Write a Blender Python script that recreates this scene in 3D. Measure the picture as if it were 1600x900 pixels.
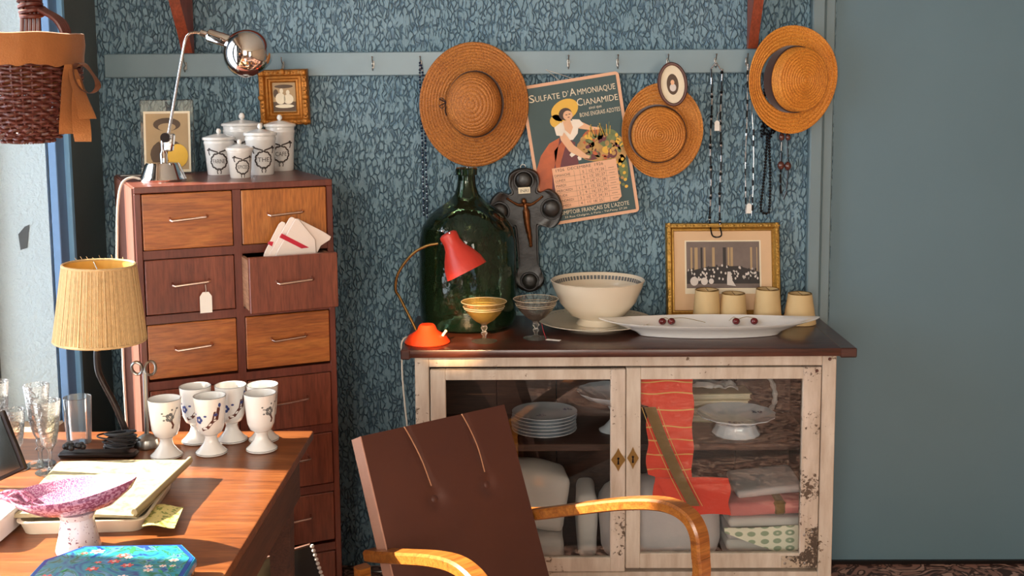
import bpy, bmesh, math, random
from mathutils import Vector, Matrix, noise
PI = math.pi
R = math.radians
for o in list(bpy.data.objects): bpy.data.objects.remove(o, do_unlink=True)
scn = bpy.context.scene
COL = scn.collection

# ------------------------------------------------------------------ camera
cam = bpy.data.cameras.new('camera'); co = bpy.data.objects.new('camera', cam); COL.objects.link(co)
cam.sensor_width = 36; cam.lens = 36*1800/1600; cam.shift_y = -110/1600; cam.clip_start = .05
pitch, yaw, roll = R(6.65), R(.8), R(-.45)
fw = Vector((-math.sin(yaw)*math.cos(pitch), math.cos(yaw)*math.cos(pitch), -math.sin(pitch)))
rt = Vector((math.cos(yaw), math.sin(yaw), 0)); up = rt.cross(fw)
r2 = rt*math.cos(roll)+up*math.sin(roll); u2 = up*math.cos(roll)-rt*math.sin(roll)
co.matrix_world = Matrix(((r2.x, u2.x, -fw.x, 0), (r2.y, u2.y, -fw.y, -3.69), (r2.z, u2.z, -fw.z, 1.6), (0, 0, 0, 1)))
scn.camera = co
scn.view_settings.view_transform = 'Standard'; scn.view_settings.look = 'None'
scn.view_settings.gamma = 1; scn.view_settings.use_curve_mapping = False
scn.view_settings.exposure = 0.1

# ------------------------------------------------------------------ light
world = bpy.data.worlds.new('world'); scn.world = world; world.use_nodes = True
wn = world.node_tree; bg = wn.nodes['Background']
bg.inputs[0].default_value = (.62, .74, .9, 1); bg.inputs[1].default_value = 1.6
def aim(o, d): o.rotation_euler = Vector(d).to_track_quat('-Z', 'Y').to_euler()
def light(name, kind, loc, d, energy, color, **kw):
    l = bpy.data.lights.new(name, kind); l.energy = energy; l.color = color
    for k, v in kw.items(): setattr(l, k, v)
    o = bpy.data.objects.new(name, l); COL.objects.link(o); o.location = loc; aim(o, d); return o
light('sun', 'SUN', (-4, 0, 4), (.80, -.10, -.52), 29.0, (1, .85, .65), angle=R(.8))
light('side_window_daylight', 'AREA', (-1.72, -1.45, 1.45), (1, .05, -.08), 46, (.88, .95, 1), shape='RECTANGLE', size=2.0, size_y=1.9)
light('shop_window_daylight', 'AREA', (-1.0, -5.9, 1.85), (.12, 1, -.08), 125, (1, .90, .78), shape='RECTANGLE', size=1.7, size_y=1.6)
light('doorway_daylight', 'AREA', (1.5, -5.9, 1.5), (-.35, 1, .02), 34, (1, .86, .66), shape='RECTANGLE', size=.7, size_y=1.6)
light('sunbeam_stand_in', 'SPOT', (-.9, -4.6, 2.70), Vector((-.20, -.335, .87))-Vector((-.9, -4.6, 2.70)), 4200, (1, .60, .28), spot_size=R(3.2), spot_blend=.5, shadow_soft_size=.03)  # added spotlight standing in for a stray sunbeam on the buffet's left end

# ------------------------------------------------------------------ materials
def lin(h):
    h = h.lstrip('#'); c = [int(h[i:i+2], 16)/255 for i in (0, 2, 4)]
    return tuple((x/12.92 if x <= .04045 else ((x+.055)/1.055)**2.4) for x in c)+(1,)
class NT:
    def __init__(s, name):
        s.m = bpy.data.materials.new(name); s.m.use_nodes = True; s.t = s.m.node_tree
        s.b = s.t.nodes['Principled BSDF']; s.out = s.t.nodes['Material Output']
    def n(s, typ, **kw):
        x = s.t.nodes.new(typ)
        for k, v in kw.items():
            if k.startswith('i_'): x.inputs[k[2:].replace('_', ' ')].default_value = v
            elif k.startswith('s_'): pass
            else: setattr(x, k, v)
        return x
    def l(s, a, b): s.t.links.new(a, b)
    def coords(s, scale=(1, 1, 1), rot=(0, 0, 0), kind='Object'):
        c = s.n('ShaderNodeTexCoord'); m = s.n('ShaderNodeMapping')
        m.inputs['Scale'].default_value = scale; m.inputs['Rotation'].default_value = rot
        s.l(c.outputs[kind], m.inputs['Vector']); return m.outputs['Vector']
    def noise(s, vec, scale, detail=4, rough=.6, dist=0):
        x = s.n('ShaderNodeTexNoise'); x.inputs['Scale'].default_value = scale; x.inputs['Detail'].default_value = detail
        x.inputs['Roughness'].default_value = rough; x.inputs['Distortion'].default_value = dist
        s.l(vec, x.inputs['Vector']); return x.outputs['Fac']
    def ramp(s, fac, stops):
        x = s.n('ShaderNodeValToRGB'); r = x.color_ramp
        while len(r.elements) < len(stops): r.elements.new(.5)
        for e, (p, c) in zip(r.elements, stops): e.position = p; e.color = lin(c) if isinstance(c, str) else (c, c, c, 1)
        s.l(fac, x.inputs[0]); return x.outputs[0]
    def mix(s, f, a, b, mode='MIX'):
        x = s.n('ShaderNodeMix', data_type='RGBA', blend_type=mode)
        for i, v in ((0, f), (6, a), (7, b)):
            if hasattr(v, 'links'): s.l(v, x.inputs[i])
            else: x.inputs[i].default_value = v if i == 0 else (lin(v) if isinstance(v, str) else v)
        return x.outputs[2]
    def bump(s, h, strength=.3, dist=.002, prev=None):
        x = s.n('ShaderNodeBump'); x.inputs['Strength'].default_value = strength; x.inputs['Distance'].default_value = dist
        s.l(h, x.inputs['Height'])
        if prev: s.l(prev, x.inputs['Normal'])
        return x.outputs[0]
    def fin(s, col=None, rough=.5, nrm=None, metal=0, **kw):
        if col is not None:
            if hasattr(col, 'links'): s.l(col, s.b.inputs['Base Color'])
            else: s.b.inputs['Base Color'].default_value = lin(col)
        if hasattr(rough, 'links'): s.l(rough, s.b.inputs['Roughness'])
        else: s.b.inputs['Roughness'].default_value = rough
        s.b.inputs['Metallic'].default_value = metal
        if nrm: s.l(nrm, s.b.inputs['Normal'])
        for k, v in kw.items(): s.b.inputs[k.replace('_', ' ')].default_value = v
        return s.m

def plain(name, c, rough=.5, metal=0, var=.06, scale=30, bump=0, **kw):
    t = NT(name); v = t.coords()
    f = t.noise(v, scale)
    k = lin(c); dark = tuple(x*(1-var*2.2) for x in k[:3])+(1,); lite = tuple(min(1, x*(1+var)) for x in k[:3])+(1,)
    col = t.mix(f, dark, lite)
    return t.fin(col, rough, t.bump(f, bump, .002) if bump else None, metal, **kw)
def wood(name, a, b, c, axis='x', scale=1., rough=.35, bumpy=.15, coat=.2, contrast=1.):
    t = NT(name); st = {'x': (1.4, 14, 14), 'y': (14, 1.4, 14), 'z': (14, 14, 1.4)}[axis]
    v = t.coords(tuple(x*scale for x in st)); f = t.noise(v, 1.6, 7, .62, 1.6)
    v2 = t.coords(tuple(x*scale*6 for x in st)); g = t.noise(v2, 2.2, 4, .6)
    col = t.ramp(f, [(.28, a), (.5, b), (.72, c)])
    gg = t.ramp(g, [(.35, '#8a8078'), (.6, '#ffffff')])
    col = t.mix(.45*contrast, col, gg, 'MULTIPLY')
    return t.fin(col, rough, t.bump(g, bumpy, .0008), 0, Coat_Weight=coat, Coat_Roughness=.25)
def thin_glass(name, tint=(1, 1, 1, 1), gloss=1.0, rough=.02, frost=0, ior=1.45, bump=0, bscale=60, fcol=(.9, .92, .95, 1)):
    t = NT(name); t.t.nodes.remove(t.b)
    lw = t.n('ShaderNodeFresnel'); lw.inputs['IOR'].default_value = ior
    tr = t.n('ShaderNodeBsdfTransparent'); tr.inputs[0].default_value = tint
    gl = t.n('ShaderNodeBsdfGlossy'); gl.inputs['Roughness'].default_value = rough; gl.inputs[0].default_value = (gloss, gloss, gloss, 1)
    if bump:
        nb = t.bump(t.noise(t.coords(), bscale, 2), bump, .004); t.l(nb, gl.inputs['Normal']); t.l(nb, lw.inputs['Normal'])
    mx = t.n('ShaderNodeMixShader'); t.l(lw.outputs[0], mx.inputs[0]); t.l(tr.outputs[0], mx.inputs[1]); t.l(gl.outputs[0], mx.inputs[2])
    last = mx.outputs[0]
    if frost:
        df = t.n('ShaderNodeBsdfDiffuse'); df.inputs[0].default_value = fcol
        tl = t.n('ShaderNodeBsdfTranslucent'); tl.inputs[0].default_value = fcol
        m3 = t.n('ShaderNodeMixShader'); t.l(df.outputs[0], m3.inputs[1]); t.l(tl.outputs[0], m3.inputs[2])
        m2 = t.n('ShaderNodeMixShader'); m2.inputs[0].default_value = frost; t.l(last, m2.inputs[1]); t.l(m3.outputs[0], m2.inputs[2]); last = m2.outputs[0]
    t.l(last, t.out.inputs[0]); return t.m

def wallpaper():
    t = NT('embossed blue wallpaper')
    v0 = t.coords((1, 1, 1)); d = t.n('ShaderNodeTexNoise'); d.inputs['Scale'].default_value = 26; d.inputs['Detail'].default_value = 3
    t.l(v0, d.inputs['Vector'])
    off = t.n('ShaderNodeVectorMath', operation='SCALE'); off.inputs['Scale'].default_value = .024
    t.l(d.outputs['Color'], off.inputs[0]); ad = t.n('ShaderNodeVectorMath', operation='ADD'); t.l(v0, ad.inputs[0]); t.l(off.outputs[0], ad.inputs[1])
    mp = t.n('ShaderNodeMapping'); mp.inputs['Scale'].default_value = (84, 10, 40); t.l(ad.outputs[0], mp.inputs['Vector'])
    vo = t.n('ShaderNodeTexVoronoi', feature='DISTANCE_TO_EDGE'); vo.inputs['Scale'].default_value = 1; t.l(mp.outputs[0], vo.inputs['Vector'])
    gate = t.ramp(t.noise(t.coords((40, 8, 16)), 1.2, 3, .6), [(.40, 0), (.50, 1)])
    crk = t.ramp(vo.outputs['Distance'], [(.0, 0), (.16, 1)])
    inv = t.mix(gate, (1, 1, 1, 1), crk)
    rip = t.noise(t.coords((90, 10, 42)), 1, 3, .5, .8)
    h = t.mix(.35, inv, rip)
    big = t.noise(t.coords(), 2.4, 3)
    base = t.ramp(big, [(.3, '#698b9b'), (.7, '#7c9aa8')])
    col = t.mix(inv, '#557286', base)  # crevices painted darker for the shade of the relief
    n = t.bump(h, 1.0, .008)
    return t.fin(col, .55, n, 0)
def plaster(name, c, scale=140, strength=.6, rough=.9, dist=.004):
    t = NT(name); v = t.coords(); f = t.noise(v, scale, 3, .6); g = t.noise(v, 4, 3)
    col = t.mix(g, tuple(x*.86 for x in lin(c)[:3])+(1,), lin(c))
    return t.fin(col, rough, t.bump(f, strength, dist))
def chipped(name, base='#cfc3b4', under='#6a5644', amount=.36, scale=70):
    t = NT(name); v = t.coords(); f = t.noise(v, scale, 6, .7, .3); g = t.noise(t.coords((8, 8, 1.5)), 4, 5, .6)
    big = t.noise(v, 7, 3)
    a = t.n('ShaderNodeMath', operation='MULTIPLY'); t.l(f, a.inputs[0]); t.l(big, a.inputs[1])
    mask = t.ramp(a.outputs[0], [(amount-.012, 0), (amount+.012, 1)])
    cc = t.ramp(g, [(.3, '#b3a18f'), (.65, base)])
    col = t.mix(mask, cc, under)
    inv = t.n('ShaderNodeMath', operation='SUBTRACT'); inv.inputs[0].default_value = 1; t.l(mask, inv.inputs[1])
    return t.fin(col, .6, t.bump(inv.outputs[0], .5, .0012))
def fabric(name, c, c2=None, scale=500, rough=.9, bump=.3, sheen=.2):
    t = NT(name); v = t.coords(); f = t.noise(v, scale, 2); g = t.noise(v, 9, 3)
    col = t.mix(g, lin(c), lin(c2 or c))
    return t.fin(col, rough, t.bump(f, bump, .001), 0, Sheen_Weight=sheen)
def straw(name, a, b):
    t = NT(name); v = t.coords(); f = t.noise(v, 260, 3, .7); g = t.noise(v, 12, 3)
    col = t.ramp(f, [(.34, a), (.62, b)]); col = t.mix(.25, col, t.ramp(g, [(.3, '#b08a60'), (.7, '#ffffff')]), 'MULTIPLY')
    return t.fin(col, .6, t.bump(f, .5, .0015), 0)
def speckle(name, base, dot, scale, thr, rough=.2, feature='noise'):
    t = NT(name); v = t.coords(); f = t.noise(v, scale, 2, .5)
    col = t.mix(t.ramp(f, [(thr-.03, 0), (thr+.03, 1)]), base, dot)
    return t.fin(col, rough, None, 0, Coat_Weight=.5)

M = {}
M['wallpaper'] = wallpaper()
M['bluepaint'] = plain('satin blue gray wall paint', '#71868d', .45, var=.05, scale=3, bump=.05)
M['doorpaint'] = plain('smooth blue gray panel paint', '#63808d', .5, var=.07, scale=1.6)
M['railpaint'] = plain('pale blue rail paint', '#77909a', .35, var=.05, scale=8)
M['greypaint'] = plaster('gray blue painted plaster', '#5f6a6b', 60, .25, .6)
M['trimblue'] = plain('sky blue frame paint', '#7cb4e0', .4, var=.05)
M['trimblue2'] = plain('slate blue frame paint', '#5f86b4', .4, var=.05)
M['reveal'] = plaster('rough white plaster', '#a6bac6', 75, .9, .95, .006)
M['ceil'] = plaster('cream plaster', '#cfc8b8')
M['backroom'] = plaster('warm beige plaster', '#b59f86')
M['winframe'] = plain('dark window frame', '#3a4146', .4)
M['fc_frame'] = wood('mahogany carcass', '#5a2a20', '#6b3428', '#7a3d2e', 'z', 1, .35, .1, .25, .5)
M['fc_side'] = wood('pinkish mahogany side', '#5f3a30', '#70463a', '#7d5145', 'z', 1, .5, .1, .05, .6)
M['dr_orange'] = wood('golden walnut drawer front', '#8a4a22', '#a9602c', '#bf7838', 'x', 1.1, .33, .1, .3)
M['dr_orange2'] = wood('golden walnut drawer front vertical', '#9c5a26', '#b86f30', '#c98540', 'z', 1.2, .33, .1, .3)
M['dr_dark'] = wood('red brown drawer front', '#6b3324', '#7c3f2c', '#8a4a33', 'z', 1, .35, .1, .3)
M['pale_wood'] = wood('raw drawer box wood', '#a07458', '#b98b6c', '#c99d7d', 'y', 1, .6)
M['table'] = wood('worn orange brown table top', '#6a391f', '#8c5028', '#a5683a', 'x', .7, .36, .15, .25, 1)
M['table_side'] = wood('dark table apron wood', '#4a2a1d', '#5d3625', '#6d422e', 'y', 1, .5)
M['slab'] = wood('dark stained buffet top', '#331912', '#472218', '#5a2d1f', 'x', 1, .3, .12, .3)
M['inside'] = wood('dark cabinet interior wood', '#3a241b', '#4a2e22', '#573729', 'x', 1, .6)
M['bracket'] = wood('reddish shelf bracket wood', '#7c3620', '#93432a', '#a85233', 'z', 1, .4)
M['arm'] = wood('bent beech chair arm', '#83481c', '#a86428', '#bd7a34', 'x', 1.3, .28, .08, .4)
M['chip'] = chipped('chipped cream paint')
M['chip2'] = chipped('heavily chipped cream paint', '#d2c4b6', '#5b4a3c', .30, 90)
M['chrome'] = plain('polished chrome', '#e6e4e2', .07, 1, .02)
M['steel'] = plain('dull steel', '#a5a29c', .32, 1, .05)
M['darkmetal'] = plain('dark brown metal', '#2a2220', .35, .6)
M['brass'] = plain('aged brass', '#9a7a48', .4, 1, .1, 200, .2)
M['copperpull'] = plain('pinkish nickel', '#d9bcae', .22, 1, .05)
M['lampred'] = plain('satin red enamel', '#c93a2c', .38, 0, .04)
M['lampred2'] = plain('orange red enamel', '#e0421c', .3, 0, .04)
M['white_ceramic'] = plain('white glazed porcelain', '#eceae6', .12, 0, .02, 8, 0, Coat_Weight=.4)
M['cream_ceramic'] = plain('cream glazed earthenware', '#ecdfc8', .18, 0, .03, 8, 0, Coat_Weight=.4)
M['blue_ceramic'] = plain('cool white porcelain', '#d6dde6', .12, 0, .02, 8, 0, Coat_Weight=.4)
M['ink'] = plain('dark brown transfer print', '#3b302b', .4)
M['inkblue'] = plain('cobalt blue transfer print', '#3a4a86', .35)
M['inkgrey'] = plain('gray transfer print', '#6c6f70', .4)
M['inkbrown'] = plain('brown transfer print', '#5a3128', .4)
M['straw1'] = straw('brown straw', '#7c4414', '#cd8438')
M['straw2'] = straw('golden straw', '#9c5818', '#dd9440')
M['straw3'] = straw('bright golden straw', '#b5651a', '#f2a540')
M['band'] = fabric('dark brown hat ribbon', '#38201a')
M['gilt'] = plain('red gold gilding', '#b4742c', .38, .55, .28, 90, .9)
M['gilt2'] = plain('antique gold gilding', '#b58a3e', .35, .6, .3, 130, 1.0)
M['passe'] = plain('tan mount board', '#dcb891', .8, 0, .03)
M['sepia'] = plain('sepia print paper', '#b79a72', .7, 0, .12, 12)
M['sepia_d'] = plain('sepia dark print', '#5d4a3a', .7, 0, .15, 40)
M['photo_g'] = plain('gray photo print', '#7a6a62', .6, 0, .25, 14)
M['photo_d'] = plain('dark photo print', '#2e2725', .6, 0, .2, 60)
M['photo_l'] = plain('light photo print', '#d9cfc6', .6)
M['ivory'] = plain('ivory print', '#e9dcc0', .6)
M['paper'] = plain('white paper', '#f1efe8', .8, 0, .02)
M['oldpaper'] = plain('yellowed paper', '#b8ab88', .85, 0, .06, 14)
M['calgreen'] = plain('dark teal print', '#2f4b4c', .5, 0, .06, 6)
M['calborder'] = plain('peach cardboard edge', '#e6b492', .7, 0, .03)
M['calpaper'] = plain('peach calendar sheet', '#efb994', .7, 0, .03)
M['p_yellow'] = plain('yellow print', '#e8b53a', .5)
M['p_skin'] = plain('skin tone print', '#e9b48a', .5)
M['p_white'] = plain('white print', '#f3e6d4', .5)
M['p_orange'] = plain('orange print', '#c9602c', .5, 0, .25, 25)
M['p_maroon'] = plain('maroon print', '#6e2a30', .5, 0, .2, 25)
M['p_hair'] = plain('dark hair print', '#3a241c', .5)
M['p_tan'] = plain('tan vegetables print', '#c99850', .5, 0, .3, 60)
M['p_olive'] = plain('olive leaves print', '#75834a', .5, 0, .3, 60)
M['brownleather'] = fabric('dark brown upholstery', '#47221a', '#54291a', 320, .45, .15, .12)
M['pipe'] = fabric('tan piping cord', '#b5815f', None, 500, .6)
M['sunlitside'] = fabric('sunlit pink brown upholstery side', '#a8745f', '#bd8f7a', 200, .7)
M['linen'] = fabric('white linen', '#d9d2cb', '#c9c4c2', 400, .9, .25)
M['pillow'] = fabric('gray lilac ticking', '#b9b0b2', '#cfc6c4', 400, .9, .2)
M['redreflection'] = fabric('reflected red runner', '#e03b26', '#ea5038', 600, .9, .6, .3)
M['bandcloth'] = fabric('olive brown woven band', '#8a6a3c', '#6f5a34', 500, .9, .6)
M['gold_thread'] = plain('gold thread', '#e6b260', .6)
M['pinkreflection'] = fabric('reflected dusty pink', '#d98a86', '#d07470', 400)
M['towel'] = fabric('white striped towel', '#f0e4da', '#e6d5ca', 300)
M['redstripe'] = fabric('crimson stripe', '#c2263a', None, 300)
M['burlap'] = fabric('brown burlap lining', '#8a5226', '#a0642e', 260, .9, .9)
M['wicker'] = plain('dark reddish wicker', '#5a2a22', .38, 0, .2, 60, .3)
M['twine'] = plain('pale jute twine', '#cfae7e', .85, 0, .16, 120, .6)
M['cord_w'] = plain('white cable', '#d6d0c4', .5)
M['cord_k'] = plain('black cable', '#15161a', .45)
M['black'] = plain('glossy black bead', '#0c0e14', .12)
M['navy'] = plain('dark blue bead', '#16243f', .2)
M['silverbead'] = plain('silver bead', '#dfe2e6', .15, .8)
M['amber'] = plain('brown amber bead', '#5a2f26', .12, 0, .1, 40, 0, Coat_Weight=.6)
M['cherry'] = plain('dark red cherry skin', '#6a0d14', .12, 0, .1, 8, 0, Coat_Weight=.5)
M['stem'] = plain('brown fruit stem', '#9a8a60', .6)
M['shade'] = plain('cream parchment', '#d7b987', .7, 0, .05, 20, .1)
M['crossdark'] = plain('blackened carved wood', '#1f1c1a', .35, 0, .2, 30, .5)
M['bronze'] = plain('bronze figure metal', '#7a4c2c', .35, .8, .2, 120, .3)
M['glass'] = thin_glass('clear glass', (.97, .985, .98, 1), 1, .015, .03, 1.5)
M['cutglass'] = thin_glass('cut crystal', (.96, .975, .975, 1), 1, .04, .05, 1.8, .8, 120)
M['pane'] = thin_glass('cabinet window pane', (.95, .97, .97, 1), 1, .01, 0, 1.36)
M['coupeglass'] = thin_glass('warm etched glass', (1, .99, .97, 1), 1, .03, .03, 1.33, .5, 160, (1, .9, .75, 1))
M['coupeglow'] = thin_glass('etched glass with painted glow', (.99, .95, .80, 1), 1, .03, .10, 1.5, .5, 160, (1, .72, .2, 1))  # warm reflection put into the tint of the left coupe
M['acrylic'] = thin_glass('acrylic block', (.9, .93, .9, 1), 1, .02, .05, 1.45)
M['demi'] = thin_glass('dark green bottle glass', (.40, .54, .42, 1), 1, .05, .07, 1.5, .55, 26, (.05, .12, .07, 1))
M['speck_in'] = speckle('pink speckled glaze', '#a8608c', '#d6b4cb', 420, .52)
M['speck_out'] = speckle('mauve mottled glaze', '#94506e', '#c890aa', 160, .5)
M['speck_foot'] = speckle('white glaze with dark freckles', '#e6dfe8', '#7a4560', 190, .66)
M['boxblue'] = plain('cobalt blue lacquer', '#1f4fa0', .2, 0, .1)
M['boxcyan'] = plain('turquoise blue lacquer', '#2f97cf', .2, 0, .1)
M['plastic'] = plain('ivory plastic tray', '#e3d8c2', .35)
M['plate_under'] = M['cream_ceramic']
def floormat():
    t = NT('patterned terracotta floor'); v = t.coords((1, 1, 1)); f = t.noise(v, 9, 2, .5, 3.0)
    col = t.ramp(f, [(.44, '#a0776a'), (.48, '#4a2f28'), (.56, '#3d2722'), (.6, '#c0998a')])
    return t.fin(col, .5)
M['floor'] = floormat()
def lidmat():
    t = NT('painted floral lid'); v = t.coords((1, 1, 1)); d = t.noise(v, 16, 2, .5, 2.5); e = t.noise(v, 34, 3, .55, 1.5)
    col = t.ramp(d, [(.34, '#123f86'), (.42, '#1c7f9e'), (.50, '#2a97a8'), (.56, '#21704c'), (.62, '#58a0c0'), (.70, '#1c4688')])
    return t.fin(col, .25, None, 0, Coat_Weight=.5)
M['lid'] = lidmat()
M['fl_red'] = plain('coral flower paint', '#d8605a', .3); M['fl_white'] = plain('white flower paint', '#efe3d8', .3); M['fl_green'] = plain('leaf green paint', '#2f9a5a', .3)
def ringreflection():
    t = NT('reflected ring pattern'); vo = t.n('ShaderNodeTexVoronoi', feature='F1'); vo.inputs['Scale'].default_value = 26; vo.inputs['Randomness'].default_value = .05
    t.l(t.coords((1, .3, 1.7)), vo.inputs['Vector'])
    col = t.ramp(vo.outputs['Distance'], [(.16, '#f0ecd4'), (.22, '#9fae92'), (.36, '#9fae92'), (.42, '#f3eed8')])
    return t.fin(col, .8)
M['ringreflection'] = ringreflection()
def newsprint():
    t = NT('old illustrated newspaper'); v = t.coords(); f = t.noise(v, 26, 5, .7, .6)
    col = t.ramp(f, [(.40, '#7d7a64'), (.46, '#a79e7c'), (.6, '#b8ae8b')])
    return t.fin(col, .85)
M['news'] = newsprint()

# ------------------------------------------------------------------ mesh helpers
def obj(name, bm, m, parent=None, smooth=True, loc=None, rot=None, kind=None, label=None):
    bmesh.ops.recalc_face_normals(bm, faces=bm.faces) if not getattr(bm, 'keep', False) else None
    me = bpy.data.meshes.new(name); bm.to_mesh(me); bm.free()
    ms = m if isinstance(m, (list, tuple)) else [m]
    for k in ms: me.materials.append(M[k] if isinstance(k, str) else k)
    o = bpy.data.objects.new(name, me); COL.objects.link(o)
    if smooth:
        for p in me.polygons: p.use_smooth = True
        try: me.set_sharp_from_angle(angle=R(38))
        except Exception: pass
    if parent: o.parent = parent
    if loc: o.location = loc
    if rot: o.rotation_euler = rot
    if kind: o['kind'] = kind
    if label: o['label'] = label
    return o
def tag(o, label, cat, group=None):
    o['label'] = label; o['category'] = cat
    if group: o['group'] = group
    return o
def thing(name, label, cat, loc=(0, 0, 0), rot=(0, 0, 0), group=None):
    o = bpy.data.objects.new(name, None); COL.objects.link(o); o.location = loc; o.rotation_euler = rot; o.empty_display_size = .05
    return tag(o, label, cat, group)
def struct(name, bm, m, smooth=False, parent=None, **kw):
    return obj(name, bm, m, parent, smooth, kind=None if parent else 'structure', **kw)
def dup(root, loc, rotz, label, group=None, parent=None):
    r = root.copy(); COL.objects.link(r); r.location = loc; r.rotation_euler = (root.rotation_euler[0], root.rotation_euler[1], rotz)
    r['label'] = label
    if group: r['group'] = group
    for ch in list(root.children):
        c = ch.copy(); COL.objects.link(c); c.parent = r
        for g in list(ch.children):
            d = g.copy(); COL.objects.link(d); d.parent = c
    return r
def B(): return bmesh.new()
def box(bm, x0, x1, y0, y1, z0, z1, bev=0, mi=0, T=None, seg=1):
    vs = [bm.verts.new((x, y, z)) for x in (x0, x1) for y in (y0, y1) for z in (z0, z1)]
    fs = []
    for q in ((0, 1, 3, 2), (4, 6, 7, 5), (0, 4, 5, 1), (2, 3, 7, 6), (0, 2, 6, 4), (1, 5, 7, 3)):
        f = bm.faces.new([vs[i] for i in q]); f.material_index = mi; fs.append(f)
    if bev:
        es = set(e for f in fs for e in f.edges)
        r = bmesh.ops.bevel(bm, geom=list(es), offset=bev, segments=seg, affect='EDGES', profile=.5)
        vs = list({v for f in r['faces'] for v in f.verts} | {v for v in vs if v.is_valid})
        for f in r['faces']: f.material_index = mi
    if T is not None:
        for v in {v for v in vs if v.is_valid}: v.co = T @ v.co
    return vs
def bx(x0, x1, y0, y1, z0, z1, bev=0): b = B(); box(b, x0, x1, y0, y1, z0, z1, bev); return b
def lathe(bm, prof, seg=48, T=None, mi=0, sx=1, sy=1, closed=False, fn=None):
    rings = []
    for r, z in prof:
        if r < 1e-6: rings.append([bm.verts.new((0, 0, z))])
        else:
            ring = []
            for k in range(seg):
                a = 2*PI*k/seg; p = Vector((r*math.cos(a)*sx, r*math.sin(a)*sy, z))
                if fn: p = fn(p, a, r)
                ring.append(bm.verts.new(p))
            rings.append(ring)
    if closed: rings.append(rings[0])
    for a, b in zip(rings, rings[1:]):
        for k in range(seg):
            k2 = (k+1) % seg
            if len(a) == 1 and len(b) == 1: break
            if len(a) == 1: f = bm.faces.new((a[0], b[k], b[k2]))
            elif len(b) == 1: f = bm.faces.new((a[k], b[0], a[k2]))
            else: f = bm.faces.new((a[k], b[k], b[k2], a[k2]))
            f.material_index = mi
    if T is not None:
        for v in {v for r in rings for v in r}: v.co = T @ v.co
    return rings
def lt(prof, seg=48, **kw): b = B(); lathe(b, prof, seg, **kw); return b
def smoothpts(pts, n=8, closed=False):
    P = [Vector(p) for p in pts]; out = []; m = len(P)
    rng = range(m if closed else m-1)
    for i in rng:
        p0 = P[(i-1) % m] if (closed or i > 0) else P[0]*2-P[1]; p1 = P[i]; p2 = P[(i+1) % m]
        p3 = P[(i+2) % m] if (closed or i+2 < m) else P[-1]*2-P[-2]
        for k in range(n):
            t = k/n; out.append(.5*((2*p1)+(p2-p0)*t+(2*p0-5*p1+4*p2-p3)*t*t+(3*p1-p0-3*p2+p3)*t**3))
    if not closed: out.append(P[-1])
    return out
def tube(bm, pts, r, seg=8, closed=False, mi=0, flat=1.0, ref=None, T=None):
    P = [Vector(p) for p in pts]; n = len(P); rings = []; prev = None
    for i, p in enumerate(P):
        a = P[(i-1) % n] if (closed or i) else p; b = P[(i+1) % n] if (closed or i < n-1) else p
        t = (b-a).normalized() if (b-a).length > 1e-9 else Vector((0, 0, 1))
        if prev is None:
            u = Vector(ref) if ref else (Vector((0, 0, 1)) if abs(t.z) < .9 else Vector((1, 0, 0)))
            u = (u-t*u.dot(t)).normalized()
        else: u = (prev-t*prev.dot(t)).normalized()
        prev = u; w = t.cross(u); rr = r[i] if isinstance(r, (list, tuple)) else r
        rings.append([bm.verts.new(p+u*(rr*math.cos(2*PI*k/seg))+w*(rr*flat*math.sin(2*PI*k/seg))) for k in range(seg)])
    pr = list(zip(rings, rings[1:]))+([(rings[-1], rings[0])] if closed else [])
    for a, b in pr:
        for k in range(seg):
            f = bm.faces.new((a[k], b[k], b[(k+1) % seg], a[(k+1) % seg])); f.material_index = mi
    if not closed:
        bm.faces.new(rings[0][::-1]).material_index = mi; bm.faces.new(rings[-1]).material_index = mi
    if T is not None:
        for v in {v for r_ in rings for v in r_}: v.co = T @ v.co
def tb(pts, r, seg=8, **kw): b = B(); tube(b, pts, r, seg, **kw); return b
def ball(bm, c, r, seg=12, mi=0, s=(1, 1, 1)):
    n = max(4, seg//2); prof = [(r*math.sin(PI*i/n), -r*math.cos(PI*i/n)) for i in range(n+1)]
    lathe(bm, prof, seg, T=Matrix.Translation(c) @ Matrix.Diagonal((*s, 1)), mi=mi)
def prism(bm, poly, y0, y1, mi=0, T=None):
    """polygon in the xz plane extruded along y"""
    a = [bm.verts.new((x, y0, z)) for x, z in poly]; b = [bm.verts.new((x, y1, z)) for x, z in poly]; n = len(poly)
    fs = [bm.faces.new(a), bm.faces.new(b[::-1])]
    for i in range(n): fs.append(bm.faces.new((a[i], b[i], b[(i+1) % n], a[(i+1) % n])))
    for f in fs: f.material_index = mi
    if T is not None:
        for v in a+b: v.co = T @ v.co
def flatpoly(bm, poly, f3, mi=0):
    try: bm.faces.new([bm.verts.new(f3(x, z)) for x, z in poly]).material_index = mi
    except ValueError: pass
def ell(cx, cz, rx, rz, n=14, rot=0):
    return [(cx+rx*math.cos(a)*math.cos(rot)-rz*math.sin(a)*math.sin(rot), cz+rx*math.cos(a)*math.sin(rot)+rz*math.sin(a)*math.cos(rot)) for a in [2*PI*k/n for k in range(n)]]
def ribbon2d(pts, w):
    L, Rr = [], []
    for i, p in enumerate(pts):
        a = pts[max(0, i-1)]; b = pts[min(len(pts)-1, i+1)]; dx, dz = b[0]-a[0], b[1]-a[1]; l = math.hypot(dx, dz) or 1
        L.append((p[0]-dz/l*w/2, p[1]+dx/l*w/2)); Rr.append((p[0]+dz/l*w/2, p[1]-dx/l*w/2))
    return [[L[i], L[i+1], Rr[i+1], Rr[i]] for i in range(len(pts)-1)]
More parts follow.
